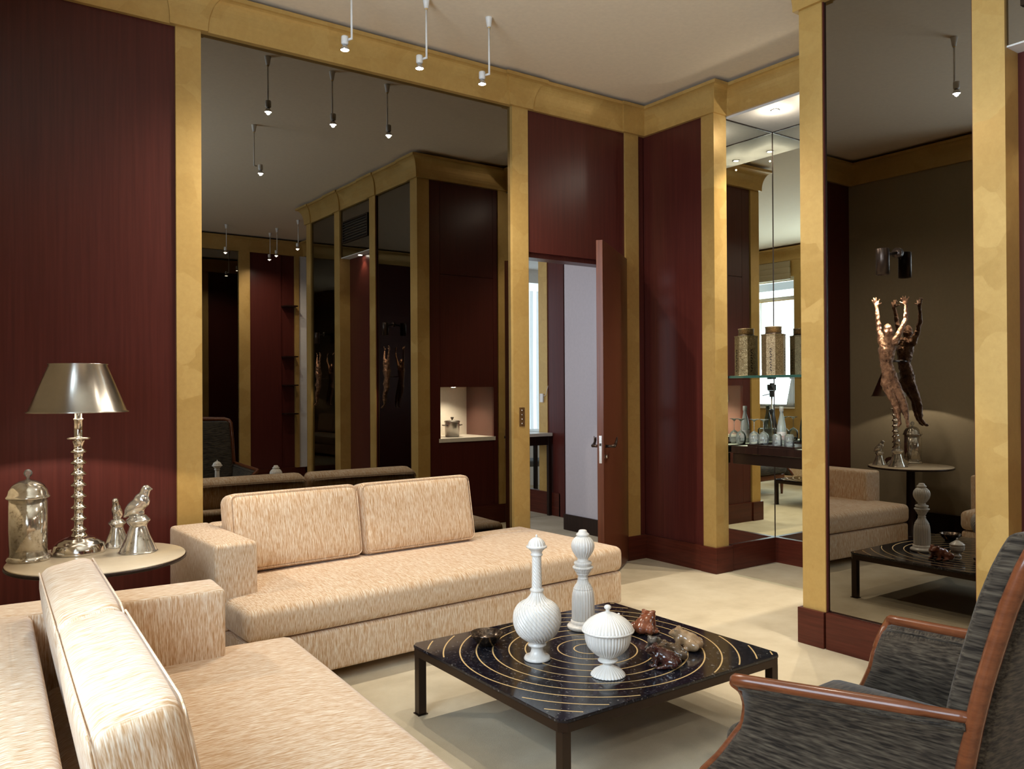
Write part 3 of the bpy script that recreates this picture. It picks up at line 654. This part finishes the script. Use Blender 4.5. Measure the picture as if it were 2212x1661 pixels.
bmx = bmesh.new(); bmx.from_mesh(sh.data); bmesh.ops.delete(bmx, geom=[f for f in bmx.faces if len(f.verts) > 8], context='FACES'); bmx.to_mesh(sh.data); bmx.free()
lathe('bulb', [(.004, .66), (.014, .665), (.016, .68), (.026, .715), (.026, .725), (.015, .738), (.001, .74)], BULB, lp, 24)
spot('lamp_glow', (0, 0, .745), (0, 0, -1), 65, 165, .15, WARM, lp, .015)
jr = thing('glass_jar', 'mottled mercury glass jar with domed lid and ball knob', 'jar', (.378, 4.222, TZ))
lathe('foot', [(.0, 0), (.086, 0), (.087, .008), (.082, .016), (.078, .022)], MERCURY, jr, 48)
lathe('body', [(.0, .018), (.0755, .02), (.0765, .15), (.0760, .272), (.0, .272)], MERCURY, jr, 48)
ld = lathe('lid', [(.0, .272), (.086, .274), (.088, .280), (.083, .287), (.080, .292), (.076, .31), (.062, .332), (.038, .348), (.016, .354), (.008, .358)], MERCURY, jr, 48)
lathe('knob', [(.007, .357), (.006, .364), (.008, .368), (.014, .373), (.018, .384), (.014, .395), (.006, .401), (.001, .402)], GLASS, ld, 28)
def glass_bird(label, loc, ang, s):
    t = thing('glass_bird', label, 'figurine', (*loc, TZ), ang, 'mercury glass birds')
    p = [(.0, 0), (.080, 0), (.081, .006), (.073, .025), (.055, .065), (.043, .098), (.038, .118), (.041, .128), (.052, .143), (.050, .150), (.040, .160), (.034, .168), (.02, .172)]
    lathe('stand', [(r * s, z * s) for r, z in smooth_prof(p)], MERCURY, t, 44)
    B = lambda x, y, z, rx, ry, rz_, tilt=0: (Vector((x, y, z)) * s, (rx * s, ry * s, rz_ * s), 0, tilt)
    bd = blob('bird_body', [B(-.008, 0, .208, .062, .031, .036, radians(-38)), B(.016, 0, .235, .036, .028, .038, radians(-25)), B(.030, 0, .272, .022, .020, .030), B(.036, 0, .290, .022, .019, .019),
        B(.058, 0, .289, .012, .006, .006, radians(8)), B(-.044, 0, .178, .030, .016, .012, radians(-42)), B(0, 0, .178, .030, .026, .014)], MERCURY, t, .005 * s, 6)
    return t
glass_bird('larger mercury glass bird at the right of the side table', (.812, 4.130), radians(-28), 1.0)
glass_bird('smaller mercury glass bird behind the lamp base', (.758, 4.338), radians(-115), .76)

# ------------------------------------------------------------------ armchair (local x = sitter's right, y = forward, origin on the floor between the arm tips)
ac = thing('armchair', 'dark charcoal armchair with wooden frame in right foreground', 'armchair', (2.365, 1.593, 0), math.atan2(.07, .9975))
DZ = [(.22, .04), (.28, .045), (.35, .055), (.40, .07), (.45, .085), (.50, .082), (.535, .07), (.57, .042), (.60, 0), (.66, -.05)]
AZ = [(.22, .16), (.286, .13), (.35, .077), (.40, .048), (.45, .02), (.50, .01), (.57, 0), (.66, 0)]
def li(tab, z):
    for (a, b), (c, d) in zip(tab, tab[1:]):
        if z <= c: return b + (d - b) * (max(z, a) - a) / (c - a)
    return tab[-1][1]
def arm_pt(s, h):     # s 0 rear .. 1 front, h 0 bottom .. 1 top
    zt = .645 - .045 * s; z = .24 + (zt - .24) * h; a = -.61 + (.61 + li(AZ, z)) * s
    fz = .24 + (.60 - .24) * h
    return (.36 + (a + .61) / .61 * .106) - li(DZ, fz) * (.25 + .75 * s), a, z
for sg, nm in ((-1, 'arm'), (1, 'arm')):
    v = []; f = []; NS, NH = 18, 14
    for off in (.022, -.022):
        for i in range(NS + 1):
            for j in range(NH + 1):
                x, y, z = arm_pt(.035 + .965 * i / NS, j / NH * .985); v.append((sg * (x + off), y, z))
    K = (NS + 1) * (NH + 1); id_ = lambda k, i, j: k * K + i * (NH + 1) + j
    for i in range(NS):
        for j in range(NH):
            for k in (0, 1): f.append((id_(k, i, j), id_(k, i + 1, j), id_(k, i + 1, j + 1), id_(k, i, j + 1)))
    for i in range(NS):
        for j in (0, NH): f.append((id_(0, i, j), id_(0, i + 1, j), id_(1, i + 1, j), id_(1, i, j)))
    for j in range(NH):
        for i in (0, NS): f.append((id_(0, i, j), id_(0, i, j + 1), id_(1, i, j + 1), id_(1, i, j)))
    pn = mesh('arm_panel', v, f, CHARCOAL, ac, True)
    pts = [arm_pt(i / 16, 1) for i in range(17)]
    rail = tube('arm_rail', [(sg * x, y, z + .006) for x, y, z in pts] + [(sg * pts[-1][0], pts[-1][1] + .012, pts[-1][2] + .004)], [.015] * 4 + [.019] * 13 + [.012], CHAIRWOOD, ac, 12)
    pts = [arm_pt(1, 1 - j / 14) for j in range(15)]
    tube('arm_stile', [(sg * x, y + .004, z) for x, y, z in pts], .017, CHAIRWOOD, ac, 10)
    for o in (.024, -.024):
        tube('piping', [(sg * (arm_pt(.04 + .95 * i / 16, .955)[0] + o), arm_pt(.04 + .95 * i / 16, .955)[1] - .004, arm_pt(.04 + .95 * i / 16, .955)[2]) for i in range(17)], .004, CHARCOAL, pn, 6)
BT = [(.10, -.50), (.30, -.545), (.522, -.58), (.642, -.602), (.736, -.623), (.831, -.649), (.935, -.679), (1.021, -.711), (1.09, -.742), (1.115, -.756)]
def btz(z): return li(BT, z)
def wid(z): return .36 - .012 * max(0, (z - 1.0) / .115) ** 2
def slab(name, off0, off1, inset, mat, z0, z1, bulge=0):
    v = []; f = []; NX, NZ = 12, 16
    for k, off in ((0, off0), (1, off1)):
        for i in range(NX + 1):
            for j in range(NZ + 1):
                z = z0 + (z1 - z0) * j / NZ; t = -1 + 2 * i / NX; x = t * (wid(z) - inset)
                b = bulge * max(0, 1 - abs(t) ** 4) * max(0, 1 - abs(2 * j / NZ - 1) ** 4) if k == 1 else 0
                v.append((x, btz(z) + off + b - .03 * (1 - t * t), z))
    K = (NX + 1) * (NZ + 1); q = lambda k, i, j: k * K + i * (NZ + 1) + j
    for i in range(NX):
        for j in range(NZ):
            for k in (0, 1): f.append((q(k, i, j), q(k, i + 1, j), q(k, i + 1, j + 1), q(k, i, j + 1)))
    for i in range(NX):
        for j in (0, NZ): f.append((q(0, i, j), q(0, i + 1, j), q(1, i + 1, j), q(1, i, j)))
    for j in range(NZ):
        for i in (0, NX): f.append((q(0, i, j), q(0, i, j + 1), q(1, i, j + 1), q(1, i, j)))
    o = mesh(name, v, f, mat, ac, True)
    m = o.modifiers.new('bevel', 'BEVEL'); m.width = .018; m.segments = 3; m.limit_method = 'ANGLE'; m.angle_limit = radians(50)
    return o
slab('back_pad', .018, .085, .030, CHARCOAL, .40, 1.10, .012)
slab('back_outer', -.030, .004, .022, CHARCOAL, .26, 1.10)
fr_pts = [(.36, btz(z), z) for z in (.24, .40, .52, .64, .74, .83, .93, 1.02, 1.08)]
top = [(.358 * cos(a) if a < pi / 2 else .358 * cos(a), 0, 0) for a in (0,)]
loop = [(x, y, z) for x, y, z in fr_pts] + [(.345, btz(1.105), 1.105), (.30, btz(1.118) - .006, 1.12), (.15, btz(1.118) - .026, 1.125), (0, btz(1.118) - .03, 1.126)]
loop += [(-x, y, z) for x, y, z in reversed(loop[:-1])]
tube('back_frame', loop, .0215, CHAIRWOOD, ac, 10)
soft('seat', -.335, .335, -.56, .15, .28, .40, CHARCOAL, ac, .045, .03)
soft('seat_rail', -.345, .345, -.57, .10, .20, .275, CHAIRWOOD, ac, .012)
for x, y, dx, dy in ((-.33, .06, 0, .0), (.33, .06, 0, .0), (-.33, -.52, -.01, -.10), (.33, -.52, .01, -.10)):
    tube('leg', [(x, y, .24), (x + dx * .4, y + dy * .4, .12), (x + dx, y + dy, .0)], [.027, .022, .015], CHAIRWOOD, ac, 10)

# ------------------------------------------------------------------ bronze figures and their spot lamps on the two mirrors
def figure(label, y0):
    t = thing('bronze_figure', label, 'sculpture', (3.985, y0, 1.245), 0, 'leaping bronze figures on the mirrors')
    P = {}; E = []; V = []; RD = []
    def add(n, x, y, z, r, link_=None):
        P[n] = len(V); V.append((x - 3.985, y - 2.25, z - 1.245)); RD.append(r)
        if link_: E.append((P[link_], P[n]))
    add('pelvis', 3.985, 2.284, 1.495, .036); add('waist', 3.985, 2.303, 1.562, .030, 'pelvis'); add('chest', 3.985, 2.296, 1.635, .043, 'waist'); add('upper', 3.985, 2.290, 1.672, .034, 'chest')
    add('neck', 3.983, 2.286, 1.700, .016, 'upper'); add('head', 3.978, 2.285, 1.722, .025, 'neck'); add('crown', 3.975, 2.286, 1.744, .019, 'head')
    for n, pts in (('l', [(3.985, 2.326, 1.672, .019), (3.98, 2.336, 1.735, .013), (3.98, 2.342, 1.788, .0115), (3.985, 2.350, 1.842, .008), (3.988, 2.354, 1.862, .0085)]),
                   ('r', [(3.985, 2.252, 1.672, .019), (3.99, 2.226, 1.73, .013), (4.0, 2.207, 1.782, .0115), (4.005, 2.206, 1.84, .008), (4.005, 2.209, 1.86, .0085)])):
        prev = 'upper'
        for k, p in enumerate(pts): add(n + str(k), *p, prev); prev = n + str(k)
        hx, hy, hz = pts[-1][:3]
        for k, (dx, dy, dz) in enumerate(((.0, -.012, .024), (-.006, -.004, .030), (-.008, .005, .029), (-.006, .013, .022), (-.002, -.020 if n == 'l' else .020, .008))):
            add('%sf%d' % (n, k), hx + dx * .5, hy + dy * .7, hz + dz * .55, .0042, prev); add('%sg%d' % (n, k), hx + dx * 1.8, hy + dy * 1.35, hz + dz * 1.25, .0032, '%sf%d' % (n, k))
    for n, pts in (('p', [(3.983, 2.302, 1.462, .027), (3.975, 2.280, 1.42, .024), (3.972, 2.256, 1.375, .018), (3.980, 2.244, 1.325, .017), (3.985, 2.234, 1.278, .0095), (3.972, 2.226, 1.258, .010), (3.955, 2.222, 1.246, .0065)]),
                   ('q', [(3.992, 2.268, 1.462, .027), (3.998, 2.246, 1.418, .024), (4.0, 2.224, 1.372, .018), (4.003, 2.214, 1.322, .017), (4.005, 2.206, 1.276, .0095), (3.995, 2.196, 1.257, .010), (3.978, 2.188, 1.247, .0065)])):
        prev = 'pelvis'
        for k, p in enumerate(pts): add(n + str(k), *p, prev); prev = n + str(k)
    balls = []
    for a, b in E:
        p, q = Vector(V[a]), Vector(V[b]); n = max(2, int((q - p).length / (.45 * min(RD[a], RD[b]))) + 1)
        for i in range(n + 1): f_ = i / n; r = RD[a] + (RD[b] - RD[a]) * f_; balls.append((p.lerp(q, f_), (r, r, r)))
    bm = bmesh.new(); bmesh.ops.create_icosphere(bm, subdivisions=2, radius=1); bm.verts.ensure_lookup_table()
    iv = [v.co.copy() for v in bm.verts]; fi = [[v.index for v in f.verts] for f in bm.faces]; bm.free(); vv = []; ff = []
    for c, r in balls:
        k0 = len(vv); vv += [tuple(c + u * r[0]) for u in iv]; ff += [tuple(k0 + i for i in f) for f in fi]
    me = bpy.data.meshes.new('figure_body'); me.from_pydata(vv, [], ff); o = link('figure_body', me, CAST, t, True)
    rm = o.modifiers.new('remesh', 'REMESH'); rm.mode = 'VOXEL'; rm.voxel_size = .0026; rm.use_smooth_shade = True
    sm = o.modifiers.new('smooth', 'SMOOTH'); sm.iterations = 3; sm.factor = .5
    dt = bpy.data.textures.new('cast_lumps', 'CLOUDS'); dt.noise_scale = .018
    dm = o.modifiers.new('lumps', 'DISPLACE'); dm.texture = dt; dm.strength = .009; dm.mid_level = .5
    tube('mount_pin', [(.0, .03, .33), (.084, .03, .33)], .006, BRONZE, t)
    return t
def spot_lamp(label, y0, w):
    t = thing('spot_lamp', label, 'lamp', (4.07, y0, 2.10), 0, 'cylinder spot lamps on the mirrors')
    tube('wall_disc', [(0, -.02, .03), (-.012, -.02, .03)], .026, BRONZE, t, 20)
    tube('bracket', [(-.01, -.02, .03), (-.06, -.005, .02), (-.075, 0, .01)], .008, BRONZE, t)
    lathe('lamp_tube', [(.0, .045), (.031, .045), (.032, .043), (.032, -.088), (.029, -.088), (.027, -.06), (.0, -.06)], BRONZE, t, 28, None, (-.105, 0, 0))
    lathe('lamp_lens', [(.0, -.0595), (.027, -.0595), (.027, -.062), (.0, -.062)], BULB, t, 20, None, (-.105, 0, 0))
    spot('figure_spot', (-.105, 0, -.09), (.08, -.05, -1), w, 70, .5, WARM, t, .01)
figure('cast bronze figure with raised arms on mirror beside the niche', 2.25)
spot_lamp('small bronze cylinder spot above the nearer bronze figure', 2.305, SPOT_W)
figure('cast bronze figure on the second mirror, seen only in reflection', .40)
spot_lamp('small bronze cylinder spot seen only in reflection', .455, SPOT_W)

# ------------------------------------------------------------------ ceiling pendants
def pendant(label, x, y, off, w, aim=(0, 0, -1), ang=164):
    t = thing('ceiling_pendant', label, 'pendant light', (x, y, ZR), 0, 'white rod spot pendants')
    ox, oy = off; n_ = hypot(ox, oy); ux, uy = ox / n_, oy / n_
    lathe('canopy', [(.0, 0), (.023, 0), (.023, -.004), (.013, -.062), (.0, -.062)], WHITE_METAL, t, 24)
    lathe('ferrule', [(.0, -.062), (.009, -.062), (.009, -.07), (.0, -.07)], BRASS, t, 16)
    tube('rod', [(0, 0, -.068), (0, 0, -.368)], .0062, WHITE_METAL, t, 10)
    tube('elbow', [(0, 0, -.362), (ux * .03, uy * .03, -.362)], .007, WHITE_METAL, t, 10)
    lathe('socket', [(.0, -.335), (.019, -.335), (.021, -.340), (.021, -.378), (.014, -.384), (.0, -.384)], WHITE_METAL, t, 20, None, (ox, oy, 0))
    lathe('reflector', [(.008, -.384), (.016, -.392), (.023, -.405), (.0255, -.415), (.024, -.415), (.014, -.395), (.0, -.393)], CHROME, t, 24, None, (ox, oy, 0))
    lathe('bulb', [(.0, -.411), (.023, -.412), (.023, -.4155), (.0, -.4165)], BULB, t, 20, None, (ox, oy, 0))
    spot('halogen_spot', (ox, oy, -.421), aim, w, ang, .7, WARM, t, .012)
P_OFF = (-.018, .055)
pendant('white rod pendant over the sofa, leftmost of the row by the mirror', 2.005, 4.365, P_OFF, PEND_W)
pendant('white rod pendant over the sofa, middle of the row by the mirror', 2.494, 4.362, P_OFF, PEND_W)
pendant('white rod pendant over the sofa, rightmost of the row by the mirror', 2.952, 4.360, P_OFF, PEND_W)
pendant('white rod pendant above the coffee table, seen in the mirrors', 2.42, 2.80, (.075, -.05), PEND_W * .85)
pendant('white rod pendant by the rear wall, leftmost in the mirror', 3.55, -1.86, (-.03, .05), PEND_W)
pendant('white rod pendant nearest the rear corner, seen in the mirror', 4.29, -2.15, (-.03, .05), PEND_W * .6)
pendant('white rod pendant before the rear corner, seen in the mirror', 4.25, -1.74, (-.03, .05), PEND_W * .6)
pendant('white rod pendant beside the end of the mirrored block', 4.29, -1.0, (-.03, .05), PEND_W)

def downlight(label, x, y, z, w, ang=95):
    t = thing('downlight', label, 'downlight', (x, y, z), 0, 'recessed halogen downlights')
    lathe('bezel', [(.022, 0), (.034, 0), (.035, -.003), (.032, -.006), (.024, -.006), (.022, -.004)], CHROME, t, 28)
    lathe('lens', [(.0, -.0005), (.024, -.0005), (.024, -.0075), (.0, -.0085)], DIM_BULB, t, 24)
    spot('downlight_spot', (0, 0, -.02), (0, 0, -1), w, ang, .7, (1, .88, .70), t, .02)
    if z > 3.2:  # extra point light added under the niche downlights to brighten the niche ceiling
        l = bpy.data.lights.new('niche_ceiling_fill', 'POINT'); l.energy = w * .02; l.color = (1, .88, .70); l.shadow_soft_size = .008
        g = bpy.data.objects.new('niche_ceiling_fill', l); COL.objects.link(g); g.location = (0, 0, -.09); g.parent = t
downlight('recessed downlight in the bar niche ceiling, nearest the corner', 5.29, 3.93, 3.556, DOWN_W)
downlight('recessed downlight in the middle of the bar niche ceiling', 5.30, 3.56, 3.556, DOWN_W)
downlight('recessed downlight over the serving recess, seen in reflection', 4.65, 2.55, 1.465, 60, 130)
downlight('recessed downlight under the lintel of the dark doorway', 4.13, 1.35, 3.005, 16)

# ------------------------------------------------------------------ bar niche
cn = thing('bar_console', 'dark wood bar counter with cream top in mirrored niche', 'counter', (5.16, 2.86, 0))
box('worktop', .0, .568, .0, 1.405, .93, .978, DARKWOOD, cn, .002)
box('cream_insert', .03, .568, .02, 1.385, .978, .984, LACQUER, cn)
box('front_lip', .0, .03, .0, 1.405, .978, .986, DARKWOOD, cn, .001)
box('apron', .02, .05, .0, 1.405, .845, .925, BRONZE, cn, .002)
tr = thing('serving_tray', 'dark lacquer tray on the bar counter', 'tray', (5.445, 3.93, .9845), radians(0))
box('tray_floor', -.25, .25, -.22, .205, 0, .006, DARKWOOD, tr)
boxes('tray_edge', [(-.25, -.24, -.22, .205, .006, .016), (.24, .25, -.22, .205, .006, .016), (-.24, .24, -.22, -.21, .006, .016), (-.24, .24, .195, .205, .006, .016)], DARKWOOD, tr)
TR = .991
gs = thing('glass_shelf', 'clear glass shelf holding a bronze canister in the niche', 'shelf', (5.165, 2.865, 1.514))
box('shelf_pane', .006, .565, 0, 1.417, 0, .019, thin_glass('shelf_pane_glass', (.80, .93, .88), .06), gs)
box('polished_edge', 0, .006, 0, 1.417, 0, .019, plain('green_glass_edge', (.035, .11, .09), .08, 0, .5), gs)
cs = thing('tea_canister', 'engraved bronze octagonal canister with round cap on glass shelf', 'canister', (5.55, 4.155, 1.5345))
N8 = 8
lathe('canister_body', [(.0, 0), (.096, 0), (.096, .005), (.093, .008), (.093, .320), (.096, .325), (.096, .331), (.0, .331)], ENGRAVED, cs, 8, None, (0, 0, 0), False)
lathe('canister_collar', [(.0, .331), (.068, .331), (.064, .340), (.0, .340)], BRONZE, cs, 32)
lathe('canister_cap', [(.0, .340), (.062, .340), (.062, .382), (.065, .384), (.065, .392), (.0, .394)], ENGRAVED, cs, 32)
for a in range(8):
    an = pi / 8 + a * pi / 4; x, y = .0862 * cos(an), .0862 * sin(an)
    if a % 2: continue
    for k in range(9):
        q = box('engraved_link', -.0025, .0025, -.009, .009, 0, .007, BRONZE, cs); q.location = (x, y, .04 + k * .021); q.rotation_euler = (.6 if k % 2 else -.6, 0, an)
bo = thing('water_bottle', 'pale green glass water bottle with white cap and label', 'bottle', (5.585, 4.11, TR))
lathe('bottle_glass', smooth_prof([(.0, 0), (.036, 0), (.037, .004), (.037, .06), (.037, .105), (.033, .14), (.024, .19), (.016, .225), (.0135, .245), (.0135, .262), (.0, .262)]), GREEN_GLASS, bo, 32)
lathe('bottle_cap', [(.0, .258), (.017, .258), (.017, .292), (.015, .296), (.0, .296)], LACQUER, bo, 24)
lathe('bottle_label', [(.0375, .03), (.0378, .031), (.0378, .094), (.0375, .095)], plain('paper_label', (.80, .72, .70), .6), bo, 32)
txd = bpy.data.curves.new('label_print', 'FONT'); txd.body = 'evian'; txd.size = .015; txd.align_x = 'CENTER'; txd.extrude = .0002
txd.materials.append(plain('pink_print', (.75, .22, .25), .6)); _tmp = bpy.data.objects.new('label_print', txd); COL.objects.link(_tmp); bpy.context.view_layer.update(); _me = bpy.data.meshes.new_from_object(_tmp.evaluated_get(bpy.context.evaluated_depsgraph_get())); bpy.data.objects.remove(_tmp)
txo = bpy.data.objects.new('label_print', _me); COL.objects.link(txo); txo.parent = bo
txo.location = (-.0385 * sin(radians(50)), -.0385 * cos(radians(50)), .055); txo.rotation_euler = (pi / 2, 0, radians(-50))
def wine_glass(label, x, y):
    t = thing('wine_glass', label, 'glass', (x, y, .9845), 0, 'upturned wine glasses')
    # upturned: rim on the tray, foot in the air
    lathe('glass_bowl', smooth_prof([(.034, 0), (.038, .02), (.041, .05), (.037, .078), (.022, .098), (.007, .108), (.004, .112)]), GLASS, t, 32)
    lathe('stem', [(.004, .108), (.0035, .13), (.0035, .17), (.005, .185)], GLASS, t, 16)
    lathe('foot', [(.005, .184), (.018, .196), (.037, .202), (.037, .204), (.0, .205)], GLASS, t, 32)
wine_glass('upturned wine glass closest to the niche side mirror', 5.39, 4.225)
wine_glass('upturned wine glass in front of the niche corner', 5.405, 4.145)
def tumbler(label, x, y):
    t = thing('tumbler', label, 'glass', (x, y, TR), 0, 'upturned tumblers')
    lathe('tumbler_wall', [(.036, 0), (.038, .002), (.034, .078), (.031, .083), (.0, .084)], GLASS, t, 40, flute(20, .05))
    lathe('tumbler_base', [(.0, .0845), (.030, .0845), (.028, .089), (.0, .090)], GLASS, t, 32)
tumbler('upturned cut glass tumbler at the left of the bottle', 5.36, 3.985)
tumbler('upturned cut glass tumbler right beside the bottle', 5.40, 3.905)
# serving recess
ib = thing('ice_bucket', 'steel ice bucket with lid in the lit recess', 'ice bucket', (4.60, 2.60, .931))
lathe('bucket', [(.0, 0), (.072, 0), (.076, .006), (.080, .15), (.082, .155), (.0, .155)], CHROME, ib, 40)
ld = lathe('lid', [(.084, .155), (.085, .165), (.075, .172), (.03, .178), (.0, .178)], CHROME, ib, 40)
lathe('lid_knob', [(.008, .177), (.008, .188), (.018, .196), (.016, .21), (.0, .213)], CHROME, ld, 20)
for s in (-1, 1): tube('handle', [(s * .078, -.03, .12), (s * .11, -.02, .125), (s * .115, 0, .125), (s * .11, .02, .125), (s * .078, .03, .12)], .007, CHROME, ib, 8)
tag(box('paper_box', 4.72, 4.79, 2.36, 2.40, .931, 1.05, LACQUER), 'small cream box standing in the serving recess', 'box')
sk_ = thing('wall_socket', 'silver socket plate inside the serving recess', 'socket', (4.3055, 2.58, 1.32))
box('plate', 0, .006, -.05, .05, -.04, .04, CHROME, sk_, .002); box('socket_face', .006, .012, -.03, .03, -.03, .02, WHITE_METAL, sk_, .002)

# ------------------------------------------------------------------ wall fittings
sw = thing('light_switch', 'narrow bronze switch plate on gold strip by the door', 'switch', (3.692, 5.04, 1.228))
box('plate', -.025, .025, -.005, 0, -.072, .072, plain('switch_bronze', (.22, .13, .055), .35, .7), sw, .0015)
for z in (-.05, -.017, .017, .05): lathe('button', [(.0, 0), (.007, 0), (.007, .004), (.0, .005)], CHROME, sw, 14, None, (0, 0, 0)).matrix_local = Matrix.Translation((0, -.005, z)) @ Matrix.Rotation(pi / 2, 4, 'X')
av = thing('air_vent', 'dark slatted air vent above the doorway, seen in mirror', 'air vent', (4.066, 1.35, 3.30))
boxes('frame', [(-.01, .004, -.34, -.32, -.13, .13), (-.01, .004, .32, .34, -.13, .13), (-.01, .004, -.32, .32, -.13, -.112), (-.01, .004, -.32, .32, .112, .13)], BRONZE, av)
for k in range(7): box('slat', -.008, .004, -.32, .32, -.1 + k * .031, -.1 + k * .031 + .014, BLACK, av)
th = thing('thermostat', 'small pale thermostat on the gold strip beyond the door', 'thermostat', (5.814, 7.53, 1.33))
box('case', -.02, 0, -.03, .03, -.05, .05, WHITE_METAL, th, .003)
tube('cable', [(-.01, -.03, .02), (-.01, -.07, .03), (-.01, -.09, .08), (-.01, -.12, .14)], .003, WHITE_METAL, th, 6)

# ------------------------------------------------------------------ window dressing beside the camera
tag(drape('sheer_curtain', -.47, -.66, .05, 1.11, 2.90, .006, 12, SHEER, thick=.001), 'white sheer curtain over the window, seen in niche mirror', 'curtain')
tag(tube('curtain_rail', [(-.46, -1.30, 2.915), (-.46, .06, 2.915)], .009, BRASS), 'thin brass rail holding the sheer curtain', 'rail')
tag(drape('side_curtain', -.40, -1.02, -.66, .03, 3.24, .03, 5, CURTAIN, seed=3), 'gold silk curtain gathered at the side of the window', 'curtain')
rb = thing('roman_blind', 'gathered taupe roman blind at the top of the window', 'blind', (-.40, -.62, 3.25))
for k in range(3): soft('blind_fold', -.03 + .01 * k, .03 - .004 * k, -.66, .66, .0 + .10 * k, .115 + .10 * k, BLIND, rb, .02)

# ------------------------------------------------------------------ the photographer's camera on its tripod (visible in the niche mirrors)
tp = thing('tripod', 'black camera tripod in front of the window, seen in niche mirror', 'tripod', (-.075, -.105, 0), -YAW)
tube('column', [(0, 0, .55), (0, 0, 1.27)], .014, CHROME, tp)
lathe('collar', [(.0, .98), (.04, .98), (.045, 1.0), (.045, 1.05), (.03, 1.07), (.0, 1.07)], BLACK, tp, 20)
for a in (90, 210, 330):
    x, y = cos(radians(a)), sin(radians(a))
    lg = tube('leg', [(x * .03, y * .03, 1.02), (x * .17, y * .17, .55), (x * .30, y * .30, .02)], [.02, .017, .012], BLACK, tp, 10)
    tube('foot', [(x * .30, y * .30, .03), (x * .306, y * .306, .0)], .016, BLACK, lg, 10)
hd = box('head', -.035, .035, -.03, .03, 1.27, 1.36, BLACK, tp, .008, 3)
tube('pan_handle', [(0, -.03, 1.33), (.08, -.12, 1.30), (.10, -.17, 1.29)], .008, BLACK, hd)
box('head_plate', -.05, .05, -.035, .035, 1.36, 1.378, BLACK, tp, .004)
pc = thing('photo_camera', 'black photographic camera mounted on the tripod', 'camera', (-.075, -.105, 1.379), -YAW)
box('camera_body', -.07, .07, -.035, .03, 0, .10, BLACK, pc, .01, 3)
box('prism_hump', -.03, .03, -.03, .03, .098, .125, BLACK, pc, .008, 3)
lathe('lens', [(.0, .03), (.034, .03), (.034, .085), (.036, .087), (.036, .10), (.03, .10), (.0, .09)], BLACK, pc, 28).matrix_local = Matrix.Translation((0, 0, .071)) @ Matrix.Rotation(-pi / 2, 4, 'X')

# ------------------------------------------------------------------ desk and chair in the next room
dk = thing('desk_stand_in', 'pale-topped table standing in for the desk reflected beyond the doorway', 'table', (5.64, 7.72, 0))  # table put here in place of the desk reflected in the mirror
box('tabletop', -.22, .17, -.38, .5, .90, .935, LACQUER, dk, .003)
for x in (-.20, .12):
    for y in (-.33, .48): box('leg', x, x + .04, y - .04, y, 0, .90, DARKWOOD, dk)
box('apron', -.20, .16, -.36, .48, .80, .90, DARKWOOD, dk)
dc = thing('desk_chair', 'grey upholstered chair reflected beyond the doorway', 'chair', (5.05, 8.75, 0), radians(-75))
CH_GREY = plain('grey_chair_cloth', (.17, .17, .17), .8)
soft('seat', -.22, .22, -.22, .22, .42, .50, CH_GREY, dc, .025)
soft('backrest', -.21, .21, -.24, -.19, .52, .98, CH_GREY, dc, .02)
for x in (-.19, .19):
    box('leg', x - .02, x + .02, .17, .21, 0, .42, CHAIRWOOD, dc); box('leg', x - .02, x + .02, -.22, -.18, 0, .52, CHAIRWOOD, dc)
